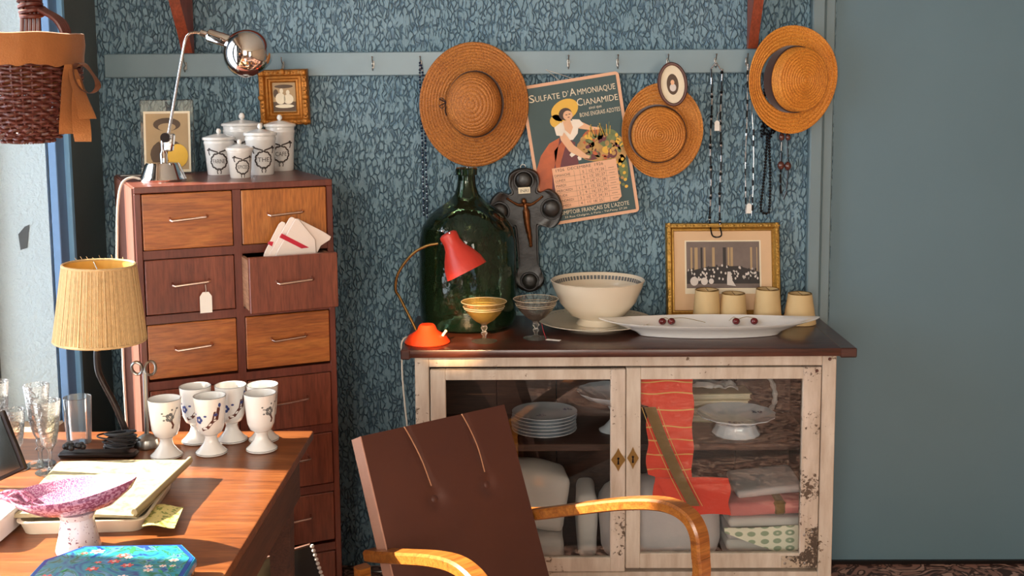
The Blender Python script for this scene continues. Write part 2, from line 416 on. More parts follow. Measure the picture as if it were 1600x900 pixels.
def textpolys(s, size, x, z, width=None, align='LEFT', rot=0):
    cu = bpy.data.curves.new('t', 'FONT'); cu.body = s; cu.size = size; cu.align_x = align; cu.resolution_u = 2
    o = bpy.data.objects.new('t', cu); COL.objects.link(o)
    dg = bpy.context.evaluated_depsgraph_get(); dg.update(); me = o.evaluated_get(dg).to_mesh()
    vs = [(v.co.x, v.co.y) for v in me.vertices]; fs = [[vs[i] for i in p.vertices] for p in me.polygons]
    o.evaluated_get(dg).to_mesh_clear(); bpy.data.objects.remove(o); bpy.data.curves.remove(cu)
    k = 1
    if width and vs:
        w = max(v[0] for v in vs)-min(v[0] for v in vs); k = width/w if w else 1
    c, si = math.cos(rot), math.sin(rot)
    return [[(x+px*k*c-pz*si, z+px*k*si+pz*c) for px, pz in f] for f in fs]
rnd = random.Random(5)

# ================================================================== SETTING
struct('floor', bx(-1.8, 2.6, -6.2, .05, -.06, 0), 'floor')
b = B(); box(b, -1.37, .975, 0, .1, 0, 2.75); struct('wall_back', b, 'wallpaper')
struct('wall_back_panel', bx(.975, 2.6, .012, .1, .012, 2.75), 'doorpaint')
struct('shadow_gap_back', bx(.975, 2.6, -.0, .012, 0, .012), 'darkmetal')  # dark strip painting in the shadow gap under the panel
b = B(); box(b, .893, .933, -.034, 0, 0, 2.75, .004); box(b, .936, .968, -.022, 0, 0, 2.75, .004); struct('trim_1', b, 'bluepaint')
# left wall: solid return, opening, sill wall, lintel
b = B(); box(b, -1.47, -1.37, -.375, .1, 0, 2.75); struct('wall_left', b, 'greypaint')
b = B(); box(b, -1.72, -1.37, -3.0, -.39, 0, .62); box(b, -1.72, -1.37, -3.0, -.39, 2.45, 2.75); box(b, -1.72, -1.37, -6.2, -3.0, 0, 2.75); struct('wall_left_front', b, 'backroom')
b = B(); box(b, -1.75, -1.385, -.40, -.36, .62, 2.45); struct('wall_left_reveal', b, 'reveal')
for i, (ya, yb, d) in enumerate(((-.300, -.285, .006), (-.272, -.258, .005))):
    struct('trim_%d' % (i+2), bx(-1.37, -1.37+d, ya, yb, 0, 2.75, .002), 'greypaint')
b = B(); box(b, -1.375, -1.352, -.405, -.345, .0, 2.75, .002); struct('trim_4', b, 'trimblue2')
b = B(); box(b, -1.375, -1.338, -.345, -.325, .0, 2.75, .002); struct('trim_5', b, 'trimblue')
# wall chip in the reveal
# window in left wall
wf = B(); box(wf, -1.60, -1.55, -1.09, -.94, .62, 2.45, .003); box(wf, -1.60, -1.55, -1.82, -1.70, .62, 2.45, .003)
for (ya, yb, za, zb) in ((-.44, -.40, .62, 2.45), (-3.0, -2.95, .62, 2.45), (-3.0, -.40, .62, .66), (-3.0, -.40, 2.41, 2.45)): box(wf, -1.60, -1.55, ya, yb, za, zb, .003)
w1 = obj('window_1', wf, 'winframe', smooth=False, kind='structure')
obj('window_glass', bx(-1.577, -1.573, -2.95, -.44, .66, 2.41), thin_glass('window glass', (.98, .99, 1, 1), 1, .01, 0, 1.3), w1, False)
struct('wall_right', bx(2.5, 2.6, -6.2, .0, 0, 2.75), 'backroom')
struct('ceiling', bx(-1.8, 2.6, -6.2, .1, 2.75, 2.85), 'ceil')
b = B()
for (xa, xb, za, zb) in ((-1.8, -1.6, 0, 2.75), (-.35, 1.0, 0, 2.75), (1.95, 2.6, 0, 2.75), (-1.6, -.35, 0, .8), (-1.6, -.35, 2.5, 2.75), (1.0, 1.95, 2.4, 2.75)): box(b, xa, xb, -6.3, -6.2, za, zb)
struct('wall_front', b, 'backroom')
w2 = B(); box(w2, -.99, -.95, -6.26, -6.2, .8, 2.5); box(w2, -1.6, -.35, -6.26, -6.2, 1.63, 1.67); struct('window_2', w2, 'winframe')

# ================================================================== COAT RAIL, SHELF
rail = thing('coat_rail', 'long pale blue painted coat rail with small metal hooks across the textured wall', 'coat rail', (0, 0, 0))
obj('board', bx(-1.34, .80, -.026, 0, 1.627, 1.702, .003), 'railpaint', rail, False)
hk = B(); tube(hk, smoothpts([(0, -.026, .002), (0, -.040, -.002), (0, -.046, -.010), (0, -.040, -.018), (0, -.034, -.014)], 4), .0016, 6)
tube(hk, smoothpts([(0, -.026, .002), (0, -.042, .010), (0, -.050, .022)], 4), .0016, 6); ball(hk, (0, -.050, .023), .003, 8); box(hk, -.004, .004, -.028, -.026, -.012, .012, .001)
h0 = None
for i, x in enumerate((-1.080, -.771, -.486, -.335, .130, .285, .442, .592, .690)):
    if h0 is None: h0 = obj('hook', hk, 'steel', rail, loc=(x, 0, 1.662)); h0['label'] = 'small steel hook'
    else:
        h = h0.copy(); COL.objects.link(h); h.parent = rail; h.location = (x, 0, 1.662)
sh = thing('wall_shelf', 'high wooden wall shelf whose two curved reddish brackets reach down to the rail', 'shelf', (0, 0, 2.06))
obj('board', bx(-1.2, .85, -.24, 0, 0, .028, .003), 'bracket', sh, False)
for x, t_, dep in ((-1.068, .034, .185), (.705, .030, .15)):
    b = B(); pr = [(0, -.358), (-.02, -.358)]+[(-.03-(dep-.03)*math.sin(k/10*PI/2)**1.3, -.345+.27*(k/10)**1.0) for k in range(11)]+[(-dep-.01, -.05), (-dep-.01, 0), (0, 0)]
    va = [b.verts.new((x-t_/2, y, z)) for y, z in pr]; vb = [b.verts.new((x+t_/2, y, z)) for y, z in pr]
    b.faces.new(va); b.faces.new(vb[::-1]); n = len(pr)
    for i in range(n): b.faces.new((va[i], vb[i], vb[(i+1) % n], va[(i+1) % n]))
    obj('bracket', b, 'bracket', sh, True, loc=(0, -.0265, 0))

# ================================================================== FILE CABINET (chest of small drawers)
FA = R(24.8)
fc = thing('drawer_chest', 'tall narrow reddish wooden chest with two columns of small drawers left of buffet', 'drawer chest', (-1.04, -.679, 0), (0, 0, FA))
W_, D_, H_ = .537, .495, 1.335
b = B()
box(b, 0, .018, 0, D_, 0, H_-.018, .002, 0); box(b, W_-.018, W_, 0, D_, 0, H_-.018, .002, 0)
box(b, 0, W_, 0, D_, H_-.018, H_, .002, 0); box(b, .257, .279, .0, D_-.01, 0, H_-.018, 0, 0); box(b, .018, W_-.018, D_-.012, D_, 0, H_-.018, 0, 0)
tops = [1.317, 1.140, .964, .783, .606, .428, .250]
for tz in tops[1:]+[.075]: box(b, .018, .257, .001, D_-.012, tz, tz+.023); box(b, .279, .519, .001, D_-.012, tz, tz+.023)
box(b, .018, .519, .001, D_-.012, 0, .03)
body = obj('carcass', b, 'fc_frame', fc, False)
obj('side_panel', bx(-.004, 0, .008, D_, 0, H_-.004), 'fc_side', fc, False, label='pinkish side panel')  # left side paler and pinker than the carcass
def drawer(u0, u1, z1, z0, m, out=0, hx=None, lab=None):
    o_ = -out
    f = obj('drawer', bx(u0+.002, u1-.002, o_-.004, o_+.016, z0+.002, z1-.002, .002), m, fc, False, label=lab)
    hb = B(); c = (u0+u1)/2 if hx is None else hx; zc = (z0+z1)/2+.006; L = .048
    tube(hb, [(c-L, o_-.004, zc+.003), (c-L, o_-.020, zc-.001), (c-L+.004, o_-.024, zc-.003), (c+L-.004, o_-.024, zc+.003), (c+L, o_-.020, zc+.004), (c+L, o_-.004, zc+.007)], .0034, 8)
    obj('handle', hb, 'copperpull', f, True)
    if out:
        q = B(); box(q, u0+.004, u0+.014, o_+.016, o_+.4, z0+.006, z1-.012); box(q, u1-.014, u1-.004, o_+.016, o_+.4, z0+.006, z1-.012); box(q, u0+.014, u1-.014, o_+.016, o_+.4, z0+.006, z0+.014)
        obj('drawer_box', q, 'pale_wood', f, False, label='pale raw wood drawer box')
    return f
patt = [('dr_orange', 'dr_orange2'), ('dr_dark', 'dr_dark'), ('dr_orange', 'dr_orange'), ('dr_dark', 'dr_dark'), ('dr_dark', 'dr_dark'), ('dr_dark', 'dr_dark'), ('dr_dark', 'dr_dark')]
bots = [1.163, .988, .812, .629, .452, .281, .100]
for k in range(7):
    for j, (u0, u1) in enumerate(((.018, .257), (.279, .519))):
        out = .105 if (k == 1 and j == 1) else 0
        lab = 'open drawer front' if out else ('golden drawer front' if 'orange' in patt[k][j] else None)
        drawer(u0-(.006 if out else 0), u1, tops[k]+(.004 if out else 0), bots[k], patt[k][j], out, lab=lab)
def fcw(u, v, z):
    return Vector((-1.04+u*math.cos(FA)-v*math.sin(FA), -.679+u*math.sin(FA)+v*math.cos(FA), z))
# towel in the drawer
tw = thing('striped_towel', 'folded white towels with crimson stripe sticking out of the open drawer', 'towel', fcw(.395, -.078, 1.003), (0, 0, FA))
def sheet(pts_fn, nu, nv, th, bm=None):
    bm = bm or B(); g = [[None]*(nv+1) for _ in range(nu+1)]; h = [[None]*(nv+1) for _ in range(nu+1)]
    for i in range(nu+1):
        for j in range(nv+1):
            p, n = pts_fn(i/nu, j/nv); g[i][j] = bm.verts.new(p); h[i][j] = bm.verts.new(p+n*th)
    for i in range(nu):
        for j in range(nv):
            bm.faces.new((g[i][j], g[i+1][j], g[i+1][j+1], g[i][j+1])); bm.faces.new((h[i][j], h[i][j+1], h[i+1][j+1], h[i+1][j]))
    for i in range(nu):
        bm.faces.new((g[i][0], h[i][0], h[i+1][0], g[i+1][0])); bm.faces.new((g[i][nv], g[i+1][nv], h[i+1][nv], h[i][nv]))
    for j in range(nv):
        bm.faces.new((g[0][j], g[0][j+1], h[0][j+1], h[0][j])); bm.faces.new((g[nu][j], h[nu][j], h[nu][j+1], g[nu][j+1]))
    return bm
def tow(poly, y, th, stripe=None):
    """outline in pixels of the open drawer's plane turned to metres, cloth thickness th"""
    g = lambda p: ((p[0]/3-291)/592, (p[1]/3-148)/-592)
    Q = smoothpts([(*g(p), 0) for p in poly], 1, True); b = B(); prism(b, [(p.x, p.y+.144) for p in Q], y, y+th); bmesh.ops.bevel(b, geom=b.edges[:], offset=.0012, segments=1, affect='EDGES')
    o = obj('folded_layer', b, 'towel', tw, True)
    if stripe: b = B(); prism(b, [(g(p)[0], g(p)[1]+.144) for p in stripe], y-.0006, y+th+.0004); obj('stripe', b, 'redstripe', o, False, label='crimson stripe')
tow([(735, 520), (760, 443), (832, 312), (848, 299), (864, 306), (870, 520)], .030, .006, [(775, 405), (783, 392), (803, 396), (795, 418)])
tow([(755, 520), (785, 443), (880, 285), (892, 277), (908, 284), (900, 520)], .020, .006)
tow([(775, 520), (812, 443), (905, 285), (920, 287), (1000, 392), (1005, 520)], .008, .008, [(826, 372), (838, 354), (968, 430), (930, 432)])
tow([(850, 520), (900, 330), (922, 287), (1045, 358), (1085, 385), (1078, 402), (1030, 425), (980, 520)], .018, .007)
# tag on drawer handle
pt = thing('price_tag', 'white paper price tag hanging from a handle of the left drawer column', 'price tag', fcw(.172, -.026, 1.064), (0, 0, FA))
b = B(); prism(b, [(-.016, -.075), (.016, -.075), (.016, -.030), (.008, -.018), (-.008, -.018), (-.016, -.030)], -.0015, 0); obj('card', b, 'paper', pt, False)
obj('string', tb([(0, 0, .002), (.001, -.003, -.012), (0, -.001, -.022)], .0007, 5), 'cord_w', pt)

# ================================================================== JARS
def decal(name, polys, f3, m, parent, label=None):
    b = B()
    for p in polys: flatpoly(b, p, f3)
    return obj(name, b, m, parent, False, label=label)
def surf(rf, a0=-PI/2, off=.0006):
    def f(u, v):
        r = rf(v)+off; a = a0+u/max(r, .005); return Vector((r*math.cos(a), r*math.sin(a), v))
    return f
def wreath(cx, cz, r, text, tsz, garland=True):
    P = []
    for k in range(22):
        a = 2*PI*k/22; P.append(ell(cx+r*math.cos(a), cz+r*math.sin(a), r*.21, r*.12, 6, a+PI/2+.5*(-1)**k)); 
    for s in (-1, 1): P += ribbon2d([(cx, cz-r), (cx+s*r*.25, cz-r*1.25), (cx+s*r*.18, cz-r*1.6)], r*.12); P.append(ell(cx+s*r*.25, cz-r*1.02, r*.22, r*.12, 6, s*.5))
    if garland:
        for s in (-1, 1):
            P.append(ell(cx+s*r*1.25, cz+r*1.55, r*.2, r*.14, 7)); P.append(ell(cx+s*r*1.5, cz+r*1.4, r*.16, r*.12, 7))
            P += ribbon2d([(cx+s*r*1.25, cz+r*1.5), (cx+s*r*1.35, cz+r*1.1), (cx+s*r*1.2, cz+r*.75)], r*.16)
            for k in range(6): P.append(ell(cx+s*r*(1.1-.18*k), cz+r*(1.45-.035*k-.02*k), r*.11, r*.12, 6))
    if text: P += textpolys(text, tsz, cx, cz-tsz*.33, width=min(r*1.45, tsz*.62*len(text)), align='CENTER')
    return P
def jar(loc, rt, rb, h, kn, text, label, rz, dec=True, cx=0.0):
    t = thing('canister', label, 'canister', loc, (0, 0, rz), 'white kitchen canisters on the drawer chest')
    zc = h*.80
    prof = [(0, 0), (rb*.96, 0), (rb, .003), (rt*.955, zc-.002), (rt*.99, zc+.001), (rt*.99, zc+.006), (rt*.955, zc+.009), (rt*.97, h-.012), (rt*.9, h-.011), (rt*.88, zc), (rb*.9, .01), (0, .008)]
    obj('body', lt(prof, 48), 'white_ceramic', t)
    lid = obj('lid', lt([(0, h-.010), (rt*.86, h-.010), (rt*1.06, h-.011), (rt*1.08, h-.007), (rt*1.04, h-.003), (rt*.6, h+.003), (rt*.25, h+.007), (0, h+.008)], 48), 'white_ceramic', t)
    obj('knob', lt([(0, h+.005), (kn*.65, h+.006), (kn*.45, h+kn*.9), (kn*.95, h+kn*1.5), (kn*1.0, h+kn*2.1), (kn*.6, h+kn*2.9), (0, h+kn*3.1)], 20), 'white_ceramic', lid)
    if dec: decal('wreath_print', wreath(cx, zc*.45, rt*.52, text, rt*.40), surf(lambda v: rb+(rt*.955-rb)*v/zc), 'ink', t)
    return t
jar((-.925, -.245, 1.335), .0455, .0365, .115, .0075, 'FARINE', 'left white canister with domed lid beside the chrome desk lamp', R(12))
jar((-.832, -.372, 1.335), .0370, .0290, .090, .0070, 'EPICES', 'smallest white canister with dark wreath standing in front of the others', R(28))
jar((-.798, -.255, 1.335), .0465, .0380, .128, .0080, 'THE', 'medium white canister half hidden behind the smallest one', R(24))
jar((-.885, -.120, 1.335), .0600, .0500, .152, .0095, 'SUCRE', 'widest white canister standing behind the other canisters', R(8))
jar((-.772, -.100, 1.335), .0465, .0395, .148, .0085, 'CAFE', 'tall right white canister marked cafe below the small gilt frame', R(14))

# ================================================================== CHROME LAMP
cl = thing('desk_lamp', 'chrome desk lamp with a ball shaped head standing on the drawer chest', 'desk lamp', (-1.026, -.47, 1.335))
obj('base', lt([(0, 0), (.064, 0), (.065, .006), (.061, .012), (.048, .046), (.044, .051), (.030, .053), (0, .053)], 48), 'chrome', cl)
obj('joint_post', lt([(.010, .05), (.011, .075), (.006, .085), (.006, .12), (0, .12)], 16), 'chrome', cl, loc=(.004, 0, 0))
b = B(); box(b, -.013, .013, -.011, .011, .085, .135, .004); obj('joint_block', b, 'chrome', cl, True, loc=(.008, -.006, 0), rot=(0, R(8), 0))
obj('counter_disc', lt([(0, -.010), (.0135, -.010), (.0135, .010), (0, .010)], 20, T=Matrix.Translation((.017, -.012, .122)) @ Matrix.Rotation(PI/2, 4, 'X')), 'darkmetal', cl)
obj('arm', tb([(.014, 0, .10), (.020, 0, .13), (.076, 0, .385), (.083, 0, .402), (.093, 0, .410), (.108, 0, .412), (.128, 0, .409)], .0042, 10), 'chrome', cl)
ax = Vector((.235, .0, -.075)).normalized(); q = Vector((0, 0, 1)).rotation_difference(ax).to_matrix().to_4x4()
T0 = Matrix.Translation((.122, 0, .411)) @ q
obj('socket', lt([(0, 0), (.009, .0), (.009, .018), (.017, .022), (.0185, .026), (.0185, .084), (.021, .086), (.021, .092), (0, .095)], 32, T=T0), 'chrome', cl)
c0 = Vector((.252, -.002, .352)); ax2 = Vector((.35, .42, -.75)).normalized(); q2 = Vector((0, 0, 1)).rotation_difference(ax2).to_matrix().to_4x4()
pf = [(.068*math.sin(a), -.068*math.cos(a)) for a in [R(x) for x in range(0, 136, 6)]]; pf += [(r*.965, z) for r, z in pf[::-1][:-1]]+[(0, -.0655)]
obj('ball_head', lt(pf, 56, T=Matrix.Translation(c0) @ q2), 'chrome', cl)
ic = thing('lamp_cord', 'white cord running from chrome lamp down the side of the drawer chest', 'cord', (0, 0, 0))
obj('cable', tb(smoothpts([(-1.080, -.49, 1.341), (-1.105, -.50, 1.347), (-1.128, -.515, 1.330), (-1.140, -.52, 1.27), (-1.146, -.52, 1.18), (-1.150, -.52, 1.07), (-1.142, -.52, .97), (-1.146, -.52, .8), (-1.15, -.5, .4), (-1.18, -.45, .006)], 6), .0036, 8), 'cord_w', ic)

# ================================================================== acrylic photo block
ap = thing('acrylic_photo_frame', 'clear acrylic frame with sepia portrait standing behind the chrome lamp', 'photo frame', (-1.085, -.235, 1.3355), (R(-7), 0, R(10)))
obj('block', bx(-.078, .078, 0, .012, 0, .225, .002), 'acrylic', ap, False)
obj('print_card', bx(-.068, .068, -.002, -.0004, .006, .190), 'ivory', ap, False)
P = B(); yy = -.0024
flatpoly(P, [(-.062, .014), (.062, .014), (.062, .183), (-.062, .183)], lambda x, z: Vector((x, yy, z)), 0)
for pl, mi, k in ((ell(0, .06, .05, .045, 20), 1, 1), (ell(0, .118, .028, .036, 20), 2, 2), (ell(0, .150, .040, .020, 20), 1, 3), (ell(0, .142, .026, .012, 16), 2, 4), (ell(-.010, .122, .004, .002, 8), 1, 5), (ell(.010, .122, .004, .002, 8), 1, 5), (ell(0, .101, .007, .0018, 8), 1, 5), (ell(.03, .055, .030, .036, 20), 3, 6)):  # yellow disc paints in a round reflection on the acrylic
    flatpoly(P, pl, lambda x, z, k=k: Vector((x, yy-.0002*k, z)), mi)
obj('portrait_print', P, ['sepia', 'sepia_d', 'sepia', 'p_yellow'], ap, False)

# ================================================================== small flat ruler on chest
tag(obj('metal_ruler', bx(-.045, .045, -.008, .008, 0, .003, .001), 'steel', loc=(-1.165, -.285, 1.3355), rot=(0, 0, R(6))), 'short flat metal strip lying at back left corner of the drawer chest', 'strip')

# ================================================================== frames
def frame_ring(w, h, prof, bm=None, mi=0):
    """prof: list of (inset, depth toward -y)"""
    bm = bm or B(); loops = []
    for ins, d in prof:
        loops.append([bm.verts.new((sx*(w/2-ins), -d, sz*(h/2-ins))) for sx, sz in ((-1, -1), (1, -1), (1, 1), (-1, 1))])
    for a, c in zip(loops, loops[1:]):
        for k in range(4): bm.faces.new((a[k], a[(k+1) % 4], c[(k+1) % 4], c[k])).material_index = mi
    return bm
def ornaments(bm, w, h, n, r, ins, d, seed=1, jit=.3):
    rr = random.Random(seed)
    for side in range(4):
        L = w if side % 2 == 0 else h; m = int(n*L/w)
        for k in range(m):
            t = (k+.5)/m*L-L/2; s = r*(1+jit*(rr.random()-.5)*2)
            x, z = ((t, h/2-ins), (w/2-ins, t), (t, -h/2+ins), (-w/2+ins, t))[side]
            ball(bm, (x, -d, z), s, 8, s=(1, .6, 1) if side % 2 else (1.3, .6, .8))
gf = thing('small_gilt_frame', 'small ornate red gold frame with engraving hanging from coat rail above canisters', 'picture frame', (-.767, -.040, 1.562), (R(3), R(-1), 0))
b = frame_ring(.154, .174, [(0, -.012), (0, .012), (.003, .017), (.016, .020), (.021, .012), (.027, .014), (.031, .009), (.036, .010), (.041, .004)])
ornaments(b, .154, .174, 12, .0065, .010, .018, 3, .5)
for sx in (-1, 1):
    for sz in (-1, 1): ball(b, (sx*.066, -.019, sz*.076), .012, 10, s=(1, .5, 1))
for p in ((0, .079), (0, -.079), (-.069, 0), (.069, 0)): ball(b, (p[0], -.019, p[1]), .011, 10, s=(1, .5, 1))
obj('moulding', b, 'gilt', gf)
P = B(); L = lambda k: (lambda x, z: Vector((x, -.003-.0002*k, z)))
flatpoly(P, [(-.04, -.05), (.04, -.05), (.04, .05), (-.04, .05)], L(0), 0)
for pl, mi, k in (([(-.036, -.044), (.036, -.044), (.036, -.014), (-.036, -.014)], 1, 1), (ell(-.012, -.004, .016, .018, 14), 2, 2), (ell(.013, -.006, .016, .016, 14), 2, 2), (ell(-.008, .020, .006, .008, 10), 2, 3), (ell(.012, .015, .006, .008, 10), 2, 3), (ell(.0, .034, .03, .006, 12), 1, 1), (ell(-.026, .012, .008, .014, 10), 1, 1), (ell(0, -.028, .03, .006, 14), 2, 3)): flatpoly(P, pl, L(k), mi)
obj('engraving', P, ['sepia', 'sepia_d', 'ivory'], gf, False)

of = thing('oval_portrait', 'small oval brown frame with tiny portrait hanging above the middle straw hat', 'picture frame', (.447, -.115, 1.593), (0, R(-6), 0))
def oval(bm, rx, rz, prof, seg=40, mi=0):
    loops = [[bm.verts.new(((rx-i)*math.cos(2*PI*k/seg), -d, (rz-i)*math.sin(2*PI*k/seg))) for k in range(seg)] for i, d in prof]
    for a, c in zip(loops, loops[1:]):
        for k in range(seg): bm.faces.new((a[k], a[(k+1) % seg], c[(k+1) % seg], c[k])).material_index = mi
b = B(); oval(b, .046, .068, [(0, 0), (0, .008), (.003, .012), (.007, .012), (.010, .007)]); obj('rim', b, 'inkbrown', of)
b = B(); flatpoly(b, ell(0, 0, .038, .060, 40), lambda x, z: Vector((x, -.005, z))); obj('mount', b, 'ivory', of, False)
b = B(); flatpoly(b, ell(0, 0, .018, .032, 28), lambda x, z: Vector((x, -.0054, z)), 0); flatpoly(b, ell(0, -.010, .010, .012, 14), lambda x, z: Vector((x, -.0056, z)), 1); flatpoly(b, ell(0, .006, .006, .008, 12), lambda x, z: Vector((x, -.0058, z)), 2)
obj('portrait_print', b, ['sepia_d', 'photo_l', 'p_skin'], of, False)
obj('hanging_wire', tb([(0, 0, .066), (0, .045, .078)], .001, 5), 'steel', of)

pf_ = thing('group_photo_frame', 'gilt framed old group photograph leaning against the wall behind small lampshades', 'picture frame', (.620, -.075, .8515), (R(-10), 0, 0))
FW, FH = .362, .304
b = frame_ring(FW, FH, [(0, -.006), (0, .014), (.004, .020), (.014, .022), (.020, .014), (.024, .015), (.027, .008)])
ornaments(b, FW, FH, 40, .0046, .010, .020, 9, .5)
obj('moulding', b, 'gilt2', pf_, loc=(0, 0, FH/2))
b = bx(-FW/2+.018, FW/2-.018, -.009, .002, .018, FH-.018); obj('mount_board', b, 'passe', pf_, False)
P = B(); L = lambda k: (lambda x, z: Vector((x, -.0094-.00015*k, z+FH/2)))
pw, ph = .116, .074; cz = .018
flatpoly(P, [(-pw-.005, cz-ph-.018), (pw+.005, cz-ph-.018), (pw+.005, cz+ph+.004), (-pw-.005, cz+ph+.004)], L(0), 4)
flatpoly(P, [(-pw, cz-ph), (pw, cz-ph), (pw, cz+ph), (-pw, cz+ph)], L(1), 0)
for x, w, m in ((-.10, .006, 3), (-.085, .010, 3), (-.068, .006, 1), (-.058, .006, 3), (-.03, .008, 3), (.005, .010, 1), (.018, .006, 3), (.028, .008, 3), (.09, .006, 3), (.108, .003, 3)):
    flatpoly(P, [(x-w/2, cz-.02), (x+w/2, cz-.02), (x+w/2, cz+ph*.75), (x-w/2, cz+ph*.75)], L(2), m)
flatpoly(P, [(-pw, cz-ph+.014), (pw, cz-ph+.014), (pw, cz-.024), (.05, cz-.004), (-.05, cz-.006), (-pw, cz-.022)], L(3), 1)
pr = random.Random(4)
for k in range(120):
    x = pr.uniform(-pw+.006, pw-.006); z = cz-.050+pr.uniform(0, .050-.015*abs(x)/pw)
    flatpoly(P, ell(x, z, .0030, .0042, 7), L(5+k % 3), 2 if pr.random() < .45 else 1)
for x, r in ((-.092, .013), (-.060, .011), (-.038, .008)): flatpoly(P, ell(x, cz-.052, r, r*1.1, 14), L(9), 2)
flatpoly(P, [(.012, cz-.064), (.040, cz-.068), (.026, cz-.045), (.024, cz-.022), (.014, cz-.022), (.012, cz-.045)], L(10), 2)
obj('photograph_print', P, ['photo_g', 'photo_d', 'photo_l', 'sepia', 'ivory'], pf_, False)

# ================================================================== HATS
def hat(name, label, loc, rot, brim, crown, m, off=(0, 0), ch=.085, rowb=.0085, wave=.0, band='band', dome=.35, curl=.004, bow=False, tilt=0.):
    """local z is the hat's up; rotated so z faces the room. brim=(rx,ry) crown=(rx,ry)"""
    t = thing(name, label, 'hat', loc, rot)
    seg = 144
    def rowprof(n, k): return abs(math.sin(PI*k/4))
    b = B(); rows = max(6, int((brim[0]-crown[0])/rowb)); NR = rows*4; rings = []
    for i in range(NR+1):
        s = i/NR; ring = []
        row = i//4; hh = .0024*abs(math.sin(PI*(i % 4)/4))
        for k in range(seg):
            a = 2*PI*k/seg
            rx = crown[0]*.99+(brim[0]-crown[0]*.99)*s; ry = crown[1]*.99+(brim[1]-crown[1]*.99)*s
            ox, oy = off[0]*(1-s), off[1]*(1-s)
            z = curl*s*s*(1+.0)+wave*s*s*math.sin(2*a+.6)+wave*.5*s*math.sin(3*a)+hh+.0006*math.sin(a*36+row*PI)*(1 if i % 4 == 2 else 0)
            ring.append(b.verts.new((ox+rx*math.cos(a), oy+ry*math.sin(a), z)))
        rings.append(ring)
    lower = [[b.verts.new(v.co-Vector((0, 0, .003))) for v in rings[j]] for j in (0, NR)]
    for a_, c_ in list(zip(rings, rings[1:])):
        for k in range(seg): b.faces.new((a_[k], c_[k], c_[(k+1) % seg], a_[(k+1) % seg]))
    for k in range(seg):
        b.faces.new((rings[NR][k], lower[1][k], lower[1][(k+1) % seg], rings[NR][(k+1) % seg])); b.faces.new((lower[1][k], lower[0][k], lower[0][(k+1) % seg], lower[1][(k+1) % seg]))
    obj('brim', b, m, t)
    # crown
    b = B(); prof = []
    nw = int(ch/rowb)*4
    for i in range(nw+1): s = i/nw; prof.append((1-.05*s+.022*abs(math.sin(PI*(i % 4)/4)), ch*s))
    nt = int(crown[0]/rowb)*4
    for i in range(1, nt+1):
        s = i/nt; r = .95*math.cos(s*PI/2) if dome > .3 else .95*(1-s); 
        zz = ch+dome*crown[0]*(math.sin(s*PI/2) if dome > .3 else (1-(1-s)**2))
        prof.append((max(r, 0), zz+.0024*abs(math.sin(PI*(i % 4)/4))))
    prof[-1] = (0, prof[-1][1])
    lathe(b, prof, seg, sx=crown[0], sy=crown[1], T=Matrix.Translation((off[0], off[1], 0)) @ Matrix.Rotation(tilt, 4, 'Y'))
    obj('crown', b, m, t)
    if band:
        b = B(); lathe(b, [(1.030, .002), (1.036, .004), (1.03, .034), (1.0, .037)], 64, sx=crown[0], sy=crown[1], T=Matrix.Translation((off[0], off[1], 0)) @ Matrix.Rotation(tilt, 4, 'Y'))
        bo = obj('ribbon', b, band, t, label='dark ribbon band')
        if bow:
            b = B(); x0 = off[0]-crown[0]-.004
            for s in (-1, 1):
                tube(b, smoothpts([(x0, off[1]+.006, .016), (x0-.014, off[1]+.004+s*.016, .022), (x0-.022, off[1]+.006+s*.010, .016), (x0, off[1]+.006, .014)], 4), .0028, 6, flat=.5)
            tube(b, smoothpts([(x0, off[1], .014), (x0-.006, off[1]-.02, .012), (x0-.002, off[1]-.034, .010)], 4), .0022, 6)
            obj('bow', b, band, bo)
    return t
hat('straw_hat', 'large wide brimmed brown straw hat with dark bow hanging left of the calendar', (-.168, -.050, 1.534), (R(90), 0, 0), (.172, .196), (.086, .101), 'straw1', off=(.006, .002), tilt=R(-5), ch=.066, dome=.42, wave=.010, curl=-.008, bow=True)
hat('straw_hat', 'round straw boater hat hanging right of the calendar below an oval frame', (.424, -.047, 1.448), (R(94), R(0), R(-3)), (.127, .150), (.087, .088), 'straw2', off=(-.018, -.008), tilt=R(8), ch=.048, dome=.10, wave=.012, curl=.010, rowb=.0075)
hat('straw_hat', 'bright golden straw boater hat hanging beside the door trim at the rail end', (.822, -.075, 1.604), (R(92), R(0), R(12)), (.146, .167), (.096, .100), 'straw3', off=(-.008, .002), tilt=R(13), ch=.070, dome=.12, wave=.008, curl=.008, rowb=.0085)

# ================================================================== CALENDAR
CA = R(-8.8)
ca = thing('calendar_board', 'vintage advertising calendar with peach border and farm woman hanging tilted on wall', 'calendar', (.1668, -.031, 1.3895), (0, CA, 0))
cw, chh = .1565, .2255
b = B(); pts = []
for sx, sz in ((1, 1), (-1, 1), (-1, -1), (1, -1)):
    for k in range(4):
        a0 = math.atan2(sz, sx)-PI/4+k/3*PI/2; pts.append((sx*(cw-.012)+.012*math.cos(a0), sz*(chh-.012)+.012*math.sin(a0)))
prism(b, pts, -.004, 0); obj('card', b, 'calborder', ca, False)
L = lambda k: (lambda x, z: Vector((x, -.0043-.00025*k, z)))
b = B(); flatpoly(b, [(-cw+.010, -chh+.010), (cw-.010, -chh+.010), (cw-.010, chh-.010), (-cw+.010, chh-.010)], L(0)); obj('teal_ground', b, 'calgreen', ca, False)
P = B()
S_ = lambda px, py: ((px-520)/1040*.3 + 0, 0)
